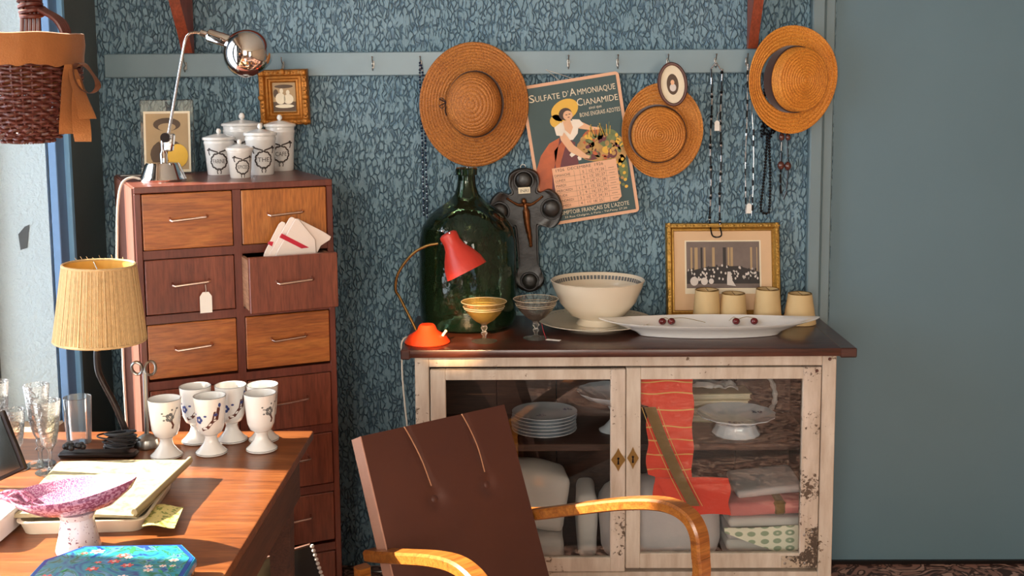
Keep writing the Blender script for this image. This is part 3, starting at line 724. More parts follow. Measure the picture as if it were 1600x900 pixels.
# illustration coordinates: u 0..1 left-right, v 0..1 top-bottom of the green field
def uv(u, v): return (-cw+.010+u*(2*cw-.02), chh-.010-v*(2*chh-.02))
def poly(lst, k, mi): flatpoly(P, [uv(u, v) for u, v in lst], L(k), mi)
def el(u, v, ru, rv, k, mi, rot=0, n=16):
    c = uv(u, v); flatpoly(P, ell(c[0], c[1], ru*.293, rv*.431, n, rot), L(k), mi)
MI = dict(yellow=0, skin=1, white=2, orange=3, maroon=4, hair=5, tan=6, olive=7)
# skirt
poly([(.0, .62), (.08, .51), (.2, .43), (.33, .39), (.42, .40), (.46, .5), (.46, .66), (.40, .9), (.0, .9)], 1, MI['maroon'])
poly([(.0, .60), (.07, .50), (.18, .42), (.30, .39), (.24, .52), (.16, .66), (.10, .88), (.0, .9)], 2, MI['orange'])
poly([(.22, .48), (.32, .42), (.36, .44), (.28, .56), (.20, .72)], 2, MI['orange'])
# basket and vegetables
el(.72, .50, .26, .11, 3, MI['tan']); el(.66, .42, .13, .06, 4, MI['orange'], .3); el(.82, .45, .12, .07, 4, MI['olive'], -.3); el(.90, .56, .09, .09, 4, MI['tan']); el(.58, .50, .09, .03, 5, MI['tan'], .4)
el(.93, .68, .05, .10, 4, MI['olive']); el(.62, .555, .09, .035, 5, MI['maroon']); el(.84, .56, .05, .04, 5, MI['maroon'])
vr = random.Random(8)
for k in range(70):
    a = vr.random()*2*PI; q = math.sqrt(vr.random()); el(.72+.24*q*math.cos(a), .49+.10*q*math.sin(a), vr.uniform(.015, .04), vr.uniform(.008, .02), 6+k % 4, vr.choice([3, 4, 6, 6, 7, 7, 0]), vr.random()*3, 8)
for k in range(16):
    u0 = .60+k*.016; c0_ = [uv(u0, .42), uv(u0+.03*math.sin(k), .36-.015*(k % 3))]
    for q in ribbon2d(c0_, .0018): flatpoly(P, q, L(11), MI['yellow'] if k % 2 else MI['olive'])
for k in range(14): el(.90+.04*math.sin(k*2.1), .60+k*.017, .02, .012, 11, vr.choice([0, 6, 7]), k, 7)
# torso, blouse, arms
poly([(.30, .29), (.38, .27), (.46, .28), (.52, .33), (.50, .38), (.44, .42), (.38, .42), (.30, .37)], 8, MI['white'])
poly([(.36, .27), (.44, .27), (.46, .33), (.42, .38), (.37, .34)], 9, MI['skin'])
poly([(.50, .31), (.56, .30), (.66, .345), (.74, .36), (.74, .375), (.64, .37), (.52, .345)], 9, MI['skin'])
poly([(.46, .27), (.54, .28), (.58, .32), (.52, .34), (.48, .32)], 10, MI['white'])
poly([(.30, .35), (.36, .36), (.44, .46), (.56, .545), (.60, .555), (.58, .575), (.50, .56), (.38, .50), (.31, .41)], 12, MI['skin'])
poly([(.26, .31), (.34, .28), (.37, .34), (.33, .38), (.27, .37)], 13, MI['white'])
poly([(.38, .42), (.46, .44), (.44, .50), (.36, .46)], 8, MI['maroon'])
# head and hat
el(.40, .195, .155, .075, 10, MI['yellow'], .35, 24); el(.29, .265, .07, .045, 10, MI['yellow'], 1.2)
el(.40, .225, .072, .045, 11, MI['hair'], .2); el(.425, .238, .052, .036, 12, MI['skin']); el(.41, .232, .012, .003, 13, MI['hair']); el(.445, .23, .012, .003, 13, MI['hair']); el(.43, .252, .012, .003, 13, MI['maroon'])
el(.42, .27, .03, .02, 10, MI['skin'])
el(.42, .52, .05, .02, 7, MI['white'], .6, 5); el(.48, .56, .03, .016, 7, MI['white'], 1.6, 5)
obj('printed_illustration', P, ['p_yellow', 'p_skin', 'p_white', 'p_orange', 'p_maroon', 'p_hair', 'p_tan', 'p_olive'], ca, False)
P = B(); f3 = L(14)
def txt(s, size, u, v, width):
    x, z = uv(u, v)
    for q in textpolys(s, size, x, z, width): flatpoly(P, q, f3)
txt('S', .034, .03, .105, .018); txt('ULFATE', .026, .10, .105, .078); txt("D'", .026, .40, .102, .018); txt('A', .034, .48, .102, .020); txt('MMONIAQUE', .026, .56, .102, .120)
txt('C', .034, .535, .183, .019); txt('IANAMIDE', .027, .61, .183, .108)
txt('ainsi que', .013, .66, .217, .040); txt('BONS ENGRAIS AZOTES', .019, .55, .265, .128)
txt('COMPTOIR FRANÇAIS DE L\'AZOTE', .0185, .14, .958, .232); txt('33 Rue Chalgrin, à Paris - Tél.Passy 27.20', .009, .22, .985, .20)
obj('lettering', P, 'ivory', ca, False)
# date sheet
ds = B(); sx0, sz0 = uv(.165, .605); sx1, sz1 = uv(.865, .915)
prism(ds, [(sx0, sz1), (sx1-.014, sz1), (sx1, sz1+.012), (sx1, sz0), (sx0, sz0)], -.0105, -.0095)
dsheet = obj('date_sheet', ds, 'calpaper', ca, False)
P = B(); g3 = lambda x, z: Vector((x, -.0108, z)); Wd = sx1-sx0; Hd = sz0-sz1
for q in textpolys('1926  DECEMBRE  1926', .013, sx0+.008, sz0-.013, Wd*.74): flatpoly(P, q, g3)
days = ['DIMANCHE', 'LUNDI', 'MARDI', 'MERCREDI', 'JEUDI', 'VENDREDI', 'SAMEDI']
nums = [['', '5', '12', '19', '26'], ['', '6', '13', '20', '27'], ['', '7', '14', '21', '28'], ['1', '8', '15', '22', '29'], ['2', '9', '16', '23', '30'], ['3', '10', '17', '24', '31'], ['4', '11', '18', '25', '']]
for i, (dn, nn) in enumerate(zip(days, nums)):
    z = sz0-.013-(i+1)*(Hd-.016)/7.2
    for q in textpolys(dn, .0115, sx0+.004, z, .0062*len(dn)): flatpoly(P, q, g3)
    for j, s in enumerate(nn):
        if s:
            for q in textpolys(s, .0125, sx0+Wd*(.36+.095*j), z): flatpoly(P, q, g3)
    for q in ribbon2d([(sx0+.003, z-.0035), (sx1-.003, z-.0035)], .0006): flatpoly(P, q, g3)
    for q in ribbon2d([(sx0+Wd*.86, z+.004), (sx0+Wd*.95, z+.004)], .0012): flatpoly(P, q, g3)
for u in (.33, .42, .52, .62, .72, .82):
    for q in ribbon2d([(sx0+Wd*u, sz0-.016), (sx0+Wd*u, sz1+.003)], .0006): flatpoly(P, q, g3)
obj('date_print', P, 'inkbrown', dsheet, False)
obj('hanging_string', tb([(-.030, -.002, chh-.001), (-.068, -.015, chh+.040), (.012, -.002, chh-.001)], .0008, 5), 'cord_w', ca)

# ================================================================== NECKLACES
def necklace(name, label, path, pattern, loc=(0, 0, 0), mats=('black', 'silverbead'), cord='black', cr=.0008, closed=False):
    t = thing(name, label, 'necklace', loc)
    P_ = [Vector(p) for p in path]; obj('cord', tb(P_, cr, 5), cord, t)
    seglen = [0]
    for a, c in zip(P_, P_[1:]): seglen.append(seglen[-1]+(c-a).length)
    bms = [B() for _ in mats]; s = 0; i = 0
    def at(s):
        for k in range(1, len(seglen)):
            if s <= seglen[k]:
                f = (s-seglen[k-1])/max(1e-9, seglen[k]-seglen[k-1]); return P_[k-1].lerp(P_[k], f), (P_[k]-P_[k-1]).normalized()
        return P_[-1], (P_[-1]-P_[-2]).normalized()
    while s < seglen[-1]:
        ln, r, mi = pattern[i % len(pattern)]; i += 1
        if mi is not None:
            p, d = at(s+ln/2); qd = Vector((0, 0, 1)).rotation_difference(d).to_matrix().to_4x4()
            if ln > r*2.6: lathe(bms[mi], [(0, -ln*.48), (r, -ln*.46), (r, ln*.46), (0, ln*.48)], 7, T=Matrix.Translation(p) @ qd)
            else: ball(bms[mi], p, r, 8)
        s += ln
    for m_, bm_ in zip(mats, bms):
        if len(bm_.verts): obj('beads', bm_, m_, t, kind='stuff')
        else: bm_.free()
    return t
def tagcard(parent, x, y, z, name='price_tag'):
    b = B(); prism(b, [(-.008, -.032), (.008, -.032), (.008, -.006), (.004, 0), (-.004, 0), (-.008, -.006)], -.001, 0)
    o = obj(name, b, 'paper', parent, False, loc=(x, y, z))
    obj('tag_string', tb(smoothpts([(0, 0, 0), (.002, 0, .02), (.008, .001, .028)], 4), .0006, 5), 'cord_w', o)
n1 = necklace('long_bead_necklace', 'long thin black and white bead strand hanging down over the group photo frame', [(.577, -.030, 1.64), (.592, -.044, 1.660), (.607, -.030, 1.64)], [(.006, .003, 1)], mats=('black', 'silverbead'))
for sx, x0 in ((-1, .580), (1, .611)):
    pth = [(x0+.002*math.sin(k*.9+sx), -.030-.0006*k-(.055 if k > 13 else 0)*0, 1.64-k*.037) for k in range(14)]
    pth += [(x0-.0*sx, -.105, 1.115)] if False else [(x0, -.045, 1.135)]
    pat = [(.026, .0028, 0), (.022, .0024, 1), (.026, .0028, 0), (.006, .0045, 1), (.009, .0055, 0), (.022, .0024, 1), (.03, .0028, 0), (.009, .0055, 0), (.006, .0045, 1)]
    b0, b1 = B(), B(); P_ = [Vector(p) for p in pth]; L_ = P_[0].z-P_[-1].z; s = 0; i = 3 if sx > 0 else 0
    while s < L_-.02:
        ln, r, mi = pat[i % len(pat)]; i += 1; f = (s+ln/2)/L_*(len(P_)-1); k = min(int(f), len(P_)-2); p = P_[k].lerp(P_[k+1], f-k)
        bm_ = (b0, b1)[mi]
        if ln > .012: lathe(bm_, [(0, -ln*.48), (r, -ln*.46), (r, ln*.46), (0, ln*.48)], 7, T=Matrix.Translation(p))
        else: ball(bm_, p, r, 8)
        s += ln
    obj('black_beads', b0, 'black', n1, kind='stuff'); obj('white_beads', b1, 'silverbead', n1, kind='stuff'); obj('cord', tb(P_, .0009, 5), 'black', n1)
obj('bottom_loop', tb(smoothpts([(.580, -.045, 1.14), (.582, -.072, 1.118), (.596, -.074, 1.112), (.611, -.072, 1.118), (.611, -.045, 1.14)], 4), .0025, 6), 'black', n1)
tagcard(n1, .598, -.040, 1.478)
n2 = necklace('crystal_strand_necklace', 'thin clear and black bead strand with white tag hanging at the rail end', smoothpts([(.690, -.046, 1.655), (.693, -.034, 1.50), (.690, -.034, 1.35), (.694, -.034, 1.19)], 10), [(.02, .0022, 1), (.014, .003, 0), (.008, .003, 1), (.012, .002, 1), (.022, .0026, 0), (.016, .002, None)], mats=('black', 'silverbead'), cord='silverbead')
obj('second_strand', tb(smoothpts([(.692, -.046, 1.655), (.712, -.034, 1.45), (.716, -.034, 1.30), (.712, -.034, 1.175)], 8), .0014, 6), 'silverbead', n2)
b = B()
for z in (1.44, 1.405, 1.32, 1.28, 1.225, 1.20): lathe(b, [(0, -.01), (.003, -.009), (.003, .009), (0, .01)], 7, T=Matrix.Translation((.714, -.035, z)))
obj('dark_beads', b, 'black', n2, kind='stuff'); tagcard(n2, .703, -.038, 1.215)
n3p = smoothpts([(.748, -.032, 1.60), (.747, -.032, 1.45), (.757, -.034, 1.425), (.750, -.034, 1.30), (.741, -.034, 1.205), (.747, -.035, 1.186), (.757, -.035, 1.182), (.768, -.034, 1.195), (.769, -.034, 1.30), (.764, -.034, 1.425), (.772, -.032, 1.45), (.772, -.032, 1.60)], 10)
n3 = necklace('black_bead_necklace', 'black round bead necklace hanging in a loop below the golden straw boater', n3p, [(.0098, .0050, 0)], mats=('black',))
b = B()
for k in range(46): ball(b, (.760+rnd.uniform(-.022, .022), -.034+rnd.uniform(-.005, .005), 1.45+rnd.uniform(-.025, .035)), .0038, 8)
obj('bead_cluster', b, 'black', n3, kind='stuff')
n4 = necklace('amber_bead_necklace', 'necklace of long black and large brown beads hanging below the golden straw boater', smoothpts([(.802, -.032, 1.58), (.803, -.034, 1.42), (.801, -.036, 1.32), (.804, -.034, 1.25), (.812, -.034, 1.236), (.820, -.034, 1.25), (.824, -.036, 1.32), (.821, -.034, 1.42), (.818, -.032, 1.58)], 8), [(.03, .0032, 0), (.004, .003, None)], mats=('black',))
b = B()
for x, z, r in ((.802, 1.425, .0105), (.822, 1.424, .0095), (.801, 1.335, .0125), (.823, 1.333, .0125)): ball(b, (x, -.040, z), r, 14, s=(.9, .9, 1.15))
obj('brown_beads', b, 'amber', n4)
n5 = necklace('blue_bead_necklace', 'long dark blue bead necklace hanging left of the large straw hat', smoothpts([(-.333, -.036, 1.18), (-.334, -.034, 1.40), (-.338, -.034, 1.60), (-.335, -.048, 1.668), (-.327, -.034, 1.60), (-.324, -.034, 1.40), (-.322, -.034, 1.15), (-.328, -.034, 1.06), (-.334, -.034, 1.15)], 16), [(.009, .0040, 0), (.005, .0026, 1), (.009, .0036, 0)], mats=('navy', 'silverbead'), cord='navy')

# ================================================================== BUFFET
bf = thing('glass_front_buffet', 'chipped cream painted buffet with glass doors and dark wooden top', 'cabinet', (0, 0, 0))
b = B(); box(b, -.362, .925, -.490, -.004, .826, .850, .004, seg=2); tp = obj('top', b, 'slab', bf, True, label='dark stained wooden top')
obj('breadboard_end', bx(-.364, -.337, -.492, -.002, .822, .8505, .003), 'slab', tp, False); obj('breadboard_end', bx(.880, .927, -.492, -.002, .8225, .8505, .003), 'slab', tp, False)
FY = -.462
b = B(); box(b, -.3275, -.287, FY, FY+.04, 0, .826, .002); obj('corner_post', b, 'chip', bf, False)
b = B(); box(b, .838, .878, FY, FY+.04, 0, .826, .002); obj('corner_post', b, 'chip', bf, False)
b = B(); box(b, -.3275, -.307, -.05, -.021, 0, .826, .002); obj('corner_post', b, 'chip', bf, False)
b = B(); box(b, .857, .878, -.05, -.021, 0, .826, .002); obj('corner_post', b, 'chip', bf, False)
obj('top_rail', bx(-.287, .838, FY+.001, FY+.03, .793, .826, .002), 'chip', bf, False)
obj('bottom_rail', bx(-.287, .838, FY+.001, FY+.03, .075, .178, .002), 'chip', bf, False)
obj('side_panel', bx(-.318, -.306, -.43, -.04, .06, .826), 'chip', bf, False); obj('side_panel', bx(.856, .868, -.43, -.04, .06, .826), 'chip', bf, False)
b = B()
for k in range(6): box(b, -.30+k*.195, -.30+k*.195+.193, -.02, -.008, .06, .826, .001)
obj('back_panel', b, 'inside', bf, False)
obj('bottom_board', bx(-.306, .856, -.43, -.02, .150, .172), 'inside', bf, False)
obj('shelf_board', bx(-.306, .856, -.345, -.02, .505, .527, .002), 'inside', bf, False, label='dark inner shelf')
obj('lining', bx(-.305, -.300, -.42, -.02, .172, .826), 'inside', bf, False); obj('lining', bx(.850, .855, -.42, -.02, .172, .826), 'inside', bf, False)
def door(x0, x1, z0, z1, sl, sr, st, sb, y=FY-.004, lab=None, ang=0, hinge=None):
    d = thing('d', 'x', 'x'); 
    b = B(); box(b, x0, x0+sl, y, y+.022, z0, z1, .002); f = obj('door', b, 'chip', bf, False, label=lab)
    bpy.data.objects.remove(d)
    obj('stile', bx(x1-sr, x1, y, y+.022, z0, z1, .002), 'chip2' , f, False)
    obj('door_rail', bx(x0+sl, x1-sr, y+.001, y+.021, z1-st, z1, .001), 'chip', f, False)
    obj('door_rail', bx(x0+sl, x1-sr, y+.001, y+.021, z0, z0+sb, .001), 'chip', f, False)
    obj('glass_pane', bx(x0+sl, x1-sr, y+.010, y+.013, z0+sb, z1-st), 'pane', f, False)
    return f
d1 = door(-.2835, .2765, .181, .7855, .044, .043, .030, .042, lab='left glazed door')
d2 = door(.2785, .8355, .190, .7885, .042, .052, .034, .044, y=FY-.001, lab='right glazed door')
def escut(x, z, y, w, h, par, hole=True):
    b = B(); prism(b, [(-w, 0), (-w*.3, h*.62), (0, h), (w*.3, h*.62), (w, 0), (w*.3, -h*.62), (0, -h), (-w*.3, -h*.62)], -.002, 0, T=Matrix.Translation((x, y, z)))
    e = obj('key_plate', b, 'brass', par, False)
    b = B(); flatpoly(b, ell(0, .004, .0035, .0035, 10)+[], lambda a, c: Vector((x+a, y-.0024, z+c))); flatpoly(b, [(-.0015, .002), (.0015, .002), (.003, -.014), (-.003, -.014)], lambda a, c: Vector((x+a, y-.0024, z+c))); obj('keyhole', b, 'black', e, False)
escut(.256, .519, FY-.004, .021, .035, d1); escut(.2985, .523, FY-.001, .017, .033, d2)
b = B(); prism(b, [(.0, .0), (.052, .0), (.052, .118), (.018, .118), (.018, .034), (-.05, .034), (-.05, .0)], -.0015, 0, T=Matrix.Translation((.781, FY-.001, .193)))
cp = obj('corner_plate', b, chipped('rusty corner plate', '#b9a892', '#4a3c30', .245, 120), d2, False, label='worn metal corner bracket')
b = B()
for x, z in ((.742, .205), (.757, .218), (.80, .205), (.82, .30), (.82, .25), (.797, .29)): lathe(b, [(0, 0), (.004, 0), (.003, .0015), (0, .002)], 10, T=Matrix.Translation((x, FY-.0025, z)) @ Matrix.Rotation(PI/2, 4, 'X'))
obj('screws', b, 'steel', cp)
b = B()
for x, z in ((.858, .812), (.822, .778), (.858, .10)): lathe(b, [(0, 0), (.005, 0), (.004, .0012), (.002, .0004), (0, .0004)], 12, T=Matrix.Translation((x, FY-.0016, z)) @ Matrix.Rotation(PI/2, 4, 'X'))
obj('wood_pegs', b, 'inkbrown', bf)

# -------- inside the buffet
def soft(w, d, h, n=10, puff=.0, seed=0, amp=.006, fq=9, bev=.02):
    bm = B(); box(bm, -w/2, w/2, -d/2, d/2, 0, h, min(bev, h*.45), seg=3)
    bmesh.ops.subdivide_edges(bm, edges=[e for e in bm.edges if e.calc_length() > .03], cuts=7, use_grid_fill=True)
    for v in bm.verts:
        c = v.co; fx = 1-(2*c.x/w)**2; fy = 1-(2*c.y/d)**2; k = (c.z/h-.5)*2
        v.co.z += puff*max(0, fx)*max(0, fy)*(1 if k > 0 else 0)
        nn = noise.noise_vector((c*fq)+Vector((seed*7.1, 0, 0)))
        v.co += nn*amp
        if v.co.z < 0: v.co.z = 0
    return bm
def cloth_obj(name, label, cat, bm, m, loc, rot=(0, 0, 0), group=None): return tag(obj(name, bm, m, loc=loc, rot=rot), label, cat, group)
cloth_obj('linen_cushion', 'white linen cushion standing tilted behind left glass door', 'cushion', soft(.22, .14, .17, puff=.02, seed=1, amp=.008), 'linen', (-.012, -.27, .262), (0, R(8), R(3)))
cloth_obj('folded_linen', 'flat white folded linen under the tilted cushion in the buffet', 'linen', soft(.20, .20, .072, seed=2, amp=.004), 'linen', (.0, -.28, .1725))
cloth_obj('folded_linen', 'striped upright folded linen standing beside big pillow in the buffet', 'linen', soft(.06, .18, .20, seed=3, amp=.006), 'linen', (.172, -.27, .1725))
cloth_obj('pillow', 'large plump lilac gray pillow filling the lower shelf behind the door stiles', 'pillow', soft(.355, .20, .20, puff=.045, seed=4, amp=.010, fq=7, bev=.05), 'pillow', (.397, -.295, .1735), (0, R(-3), 0))
for i, (h, z, m, lab) in enumerate(((.035, .1725, 'pillow', 'lowest'), (.036, .2085, 'linen', 'second lowest'), (.036, .2455, 'pillow', 'third'), (.030, .2825, 'linen', 'fourth'))):
    cloth_obj('folded_sheet', 'folded grayish white sheet, %s in the pile behind the right glass door' % lab, 'sheet', soft(.245, .24, h, seed=10+i, amp=.003, bev=.012), m, (.707, -.27, z), (0, 0, R(i-1)), 'folded sheets in the buffet')
cp_ = thing('runner_fold_reflection', 'folded pink cloth with woven band standing in for more of the reflected runner', 'cloth', (.710, -.275, .3175), (0, R(-2), 0))  # pink fold put in where the reflected runner continues
obj('fold', soft(.245, .22, .042, seed=21, amp=.003, bev=.014), 'pinkreflection', cp_); obj('woven_band', bx(.015, .052, -.1145, .09, .002, .0455, .008), 'bandcloth', cp_, True)
cloth_obj('lilac_cloth', 'folded gray lilac cloth lying topmost on the sheet pile', 'cloth', soft(.20, .20, .024, seed=22, amp=.003, bev=.01), 'pillow', (.722, -.25, .366), (0, R(-6), 0))
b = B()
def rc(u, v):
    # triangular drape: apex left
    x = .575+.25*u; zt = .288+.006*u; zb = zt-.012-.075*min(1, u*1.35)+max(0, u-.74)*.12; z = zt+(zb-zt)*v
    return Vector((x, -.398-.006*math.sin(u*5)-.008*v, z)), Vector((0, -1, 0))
tag(obj('tile_reflection', sheet(rc, 16, 6, .003), 'ringreflection'), 'cream napkin with gray green ring pattern standing in for a reflected tile floor', 'reflection cloth')  # ringed cloth added in place of floor tiles reflected in the glass
rr = thing('runner_reflection', 'bright reflected red runner with diagonal brown band standing in for a reflection in right glass door', 'table runner', (0, 0, 0))  # solid cloth added in place of a runner reflected in the door
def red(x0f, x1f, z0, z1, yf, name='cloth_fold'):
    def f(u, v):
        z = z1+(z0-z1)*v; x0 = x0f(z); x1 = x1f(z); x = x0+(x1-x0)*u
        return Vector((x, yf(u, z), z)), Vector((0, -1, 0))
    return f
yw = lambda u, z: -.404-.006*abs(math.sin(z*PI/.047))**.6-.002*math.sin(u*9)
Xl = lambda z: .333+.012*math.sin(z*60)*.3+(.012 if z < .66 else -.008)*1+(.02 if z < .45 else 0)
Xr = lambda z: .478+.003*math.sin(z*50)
fold = obj('hanging_length', sheet(red(Xl, Xr, .39, .785, yw), 14, 60, .003), 'redreflection', rr)
obj('lower_fold', sheet(red(lambda z: .372+(.445-z)*.5, lambda z: .585+.004*math.sin(z*80), .340, .447, lambda u, z: -.413-.006*math.sin(u*7)-.012*(.447-z)/.1), 20, 10, .005), 'redreflection', rr)
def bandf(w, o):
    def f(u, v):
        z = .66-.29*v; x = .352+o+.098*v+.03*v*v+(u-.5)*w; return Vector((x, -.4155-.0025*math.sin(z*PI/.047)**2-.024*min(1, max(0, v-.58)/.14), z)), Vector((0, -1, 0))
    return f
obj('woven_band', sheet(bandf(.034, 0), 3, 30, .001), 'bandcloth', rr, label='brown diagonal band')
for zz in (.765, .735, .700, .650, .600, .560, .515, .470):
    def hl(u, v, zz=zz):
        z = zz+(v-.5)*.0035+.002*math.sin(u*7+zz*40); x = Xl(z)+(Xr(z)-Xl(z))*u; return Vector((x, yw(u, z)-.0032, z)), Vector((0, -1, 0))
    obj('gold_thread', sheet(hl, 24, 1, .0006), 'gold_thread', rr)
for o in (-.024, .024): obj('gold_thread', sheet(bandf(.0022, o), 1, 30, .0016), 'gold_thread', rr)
# plates
pl0 = None
PP = [(0, .0), (.052, 0), (.056, .006), (.070, .008), (.100, .016), (.1005, .018), (.072, .0115), (.056, .010), (0, .009)]
def flower_on(par, rad, z, a0, seed, m=('inkblue', 'inkgrey'), s=1.):
    b = B(); q = random.Random(seed)
    for k in range(16):
        x = rad*math.cos(a0)+q.uniform(-.016, .016)*s; y = rad*math.sin(a0)+q.uniform(-.010, .010)*s
        flatpoly(b, ell(x, y, q.uniform(.003, .007)*s, q.uniform(.0015, .003)*s, 7, q.random()*3), lambda a, c: Vector((a, c, z+q.random()*.0003)), k % 2)
    obj('printed_flower', b, list(m), par, False)
labs = ['lowest', 'second', 'third', 'fourth', 'fifth', 'topmost']
for k in range(6):
    p = thing('dinner_plate', 'pale blue white plate, %s in the stack inside the buffet' % labs[k] if k not in (1, 2, 3, 4) else 'pale blue white plate, %s from bottom in the stack inside the buffet' % labs[k], 'plate', (.046+rnd.uniform(-.002, .002), -.235, .5275+k*.0105), group='stacked plates in the buffet')
    if pl0 is None: pl0 = obj('dish', lt(PP, 56), 'blue_ceramic', p)
    else: c = pl0.copy(); COL.objects.link(c); c.parent = p
    if k == 5: flower_on(p, .075, .0158, R(20), 3); flower_on(p, .03, .0125, R(-110), 7)
# tazza dishes
def compote(label, loc, prof, m='blue_ceramic', fn=None):
    t = thing('footed_dish', label, 'footed dish', loc); k = prof[0]
    obj('bowl', lt(prof[1], 64, fn=fn), m, t); obj('foot', lt(k, 48, fn=fn), m, t); return t
scal = lambda p, a, r: Vector((p.x*(1+.02*math.cos(14*a)*(r > .05)), p.y*(1+.02*math.cos(14*a)*(r > .05)), p.z))
compote('cake stand on tall slender foot behind the left door, partly hidden by stiles', (.262, -.21, .5275), ([(.045, 0), (.046, .004), (.030, .014), (.012, .035), (.011, .065), (.024, .085), (0, .086)], [(0, .085), (.04, .087), (.085, .105), (.112, .125), (.113, .128), (.085, .112), (.04, .093), (0, .091)]), fn=scal)
ft = compote('wide low footed dish with scalloped rim and blue flowers behind right door', (.634, -.245, .5275), ([(.071, 0), (.073, .005), (.069, .012), (.060, .027), (.060, .034), (.068, .040), (0, .040)], [(0, .036), (.045, .037), (.085, .048), (.118, .062), (.1185, .065), (.088, .053), (.06, .044), (.03, .042), (0, .042)]), fn=scal)
flower_on(ft, .085, .0560, R(25), 11, s=1.2); flower_on(ft, .04, .0455, R(-100), 12, s=1.3)
# reflected crates, built as a book stack with a cloth on top
for i, (z, h, w, m, lab) in enumerate(((.5275, .024, .20, 'oldpaper', 'lowest'), (.552, .024, .205, 'oldpaper', 'second'), (.577, .022, .20, 'oldpaper', 'third'), (.600, .020, .205, 'oldpaper', 'top'))):
    t = thing('crate_reflection', 'reflected crate built as a book, %s in the stack at the back of inner shelf' % lab, 'book', (.590+.003*i, -.075, z), (0, 0, R(1.5*i-2)), 'reflected crates built as books on inner shelf')
    obj('cover', bx(-w/2, w/2, -.055, .045, 0, .003), m, t, False); obj('cover', bx(-w/2, w/2, -.055, .045, h-.003, h), m, t, False)
    pg = B()
    for k in range(5): box(pg, -w/2+.004, w/2-.004, -.052+.001*(k % 2), .043, .003+k*(h-.006)/5, .003+(k+.8)*(h-.006)/5)
    obj('pages', pg, 'ivory', t, False)
def crump(u, v):
    x = (u-.5)*.17; y = (v-.5)*.09; z = .006+.030*abs(noise.noise(Vector((u*4, v*3, 2)))) + .014*(1-u); return Vector((x, y, z)), Vector((0, 0, 1))
tag(obj('paper_reflection', sheet(crump, 26, 14, .002), 'linen', loc=(.578, -.075, .621)), 'crumpled white napkin standing in for papers reflected in the glass', 'reflection cloth')  # crumpled sheet added for the papers in the crate reflection
b = B(); tube(b, smoothpts([(.76, -.06, .528), (.79, -.06, .57), (.785, -.06, .63), (.745, -.06, .70), (.755, -.06, .74)], 8), [.006+.004*math.sin(k*.9)**2 for k in range(33)], 8)
tag(obj('curled_ribbon', b, 'linen'), 'pale curled ribbon standing in the back corner of inner shelf', 'ribbon')

# ================================================================== ON THE BUFFET
ZB = .8505
dj = thing('demijohn', 'large dark green glass demijohn standing on the buffet behind the red lamp', 'bottle', (-.188, -.162, ZB))
DP = [(0, .022), (.06, .010), (.115, .001), (.140, .010), (.1495, .035), (.151, .10), (.150, .20), (.1485, .27), (.140, .310), (.118, .345), (.085, .372), (.055, .392), (.038, .412), (.030, .435), (.0265, .462), (.0265, .470), (.033, .472), (.034, .490), (.030, .4935), (.024, .4935), (.021, .465), (.024, .43), (.034, .405)]
obj('body', lt(DP, 72, fn=lambda p, a, r: p*1.0 if r < .05 else Vector((p.x*(1+.004*math.sin(5*a+p.z*30)), p.y*(1+.004*math.sin(5*a+p.z*30)), p.z))), 'demi', dj)
b = B(); lathe(b, [(0.0255, .455), (.0275, .455), (.0275, .468), (.0255, .468)], 40); obj('collar', b, 'demi', dj)
# carved cross
def blob_outline():
    pts = [(0, -.268), (.030, -.258), (.047, -.235), (.040, -.205), (.034, -.19), (.036, -.10), (.040, -.058), (.060, -.062), (.085, -.066), (.108, -.045), (.118, -.005), (.108, .035), (.080, .058), (.052, .050), (.042, .060), (.050, .085), (.044, .112), (.022, .126)]
    r = [(0, .129)]+[(-x, z) for x, z in pts[1:][::-1]]
    P_ = smoothpts([(x, z, 0) for x, z in pts+r], 4, True); return [(p.x, p.y) for p in P_]
cr = thing('carved_cross', 'dark carved wooden cross with lobed ends hanging beside the green demijohn', 'cross', (-.008, -.058, 1.205), (0, R(-3), 0))
b = B(); ol = blob_outline()
loops = [[b.verts.new((x*s, y, z*s2)) for x, z in ol] for s, s2, y in ((1, 1, .012), (1, 1, -.004), (.95, .965, -.011), (.86, .92, -.011), (.80, .89, -.008))]
for a, c in zip(loops, loops[1:]):
    for k in range(len(ol)): b.faces.new((a[k], a[(k+1) % len(ol)], c[(k+1) % len(ol)], c[k]))
b.faces.new(loops[-1]); b.faces.new(loops[0][::-1])
obj('cross_board', b, 'crossdark', cr)
b = B()
for x, z, r in ((-.082, -.004, .026), (.082, -.004, .028), (0, .090, .026), (0, -.232, .024)):
    b = B(); ball(b, (x, -.010, z), r, 20, s=(1, .32, 1)); tube(b, [(x+r*1.15*math.cos(a), -.012, z+r*1.15*math.sin(a)) for a in [2*PI*k/20 for k in range(20)]], .003, 6, closed=True)
    obj('carved_rosette', b, 'crossdark', cr)
b = B(); tube(b, smoothpts([(0, -.022, .020), (.002, -.024, -.01), (.003, -.024, -.045), (.008, -.022, -.085), (.010, -.020, -.112)], 5), [.007]*4+[.011]*4+[.010]*3+[.009]*3+[.0075]*3+[.006]*2+[.005]*2, 10)
for s in (-1, 1): tube(b, smoothpts([(0, -.022, .016), (s*.018, -.022, .014), (s*.034, -.020, .022), (s*.052, -.018, .034)], 4), [.006]*4+[.0045]*4+[.0035]*4+[.003], 8); ball(b, (s*.054, -.018, .036), .0045, 8)
ball(b, (-.003, -.028, .026), .0095, 12, s=(.85, .9, 1.15)); ball(b, (.010, -.022, -.116), .006, 8)
obj('figure', b, 'bronze', cr, label='small bronze figure with outstretched arms')
b = bx(-.019, .019, -.024, -.018, .050, .070, .001); pq = obj('plaque', b, 'ivory', cr, False, label='pale plaque marked INRI')
P = B()
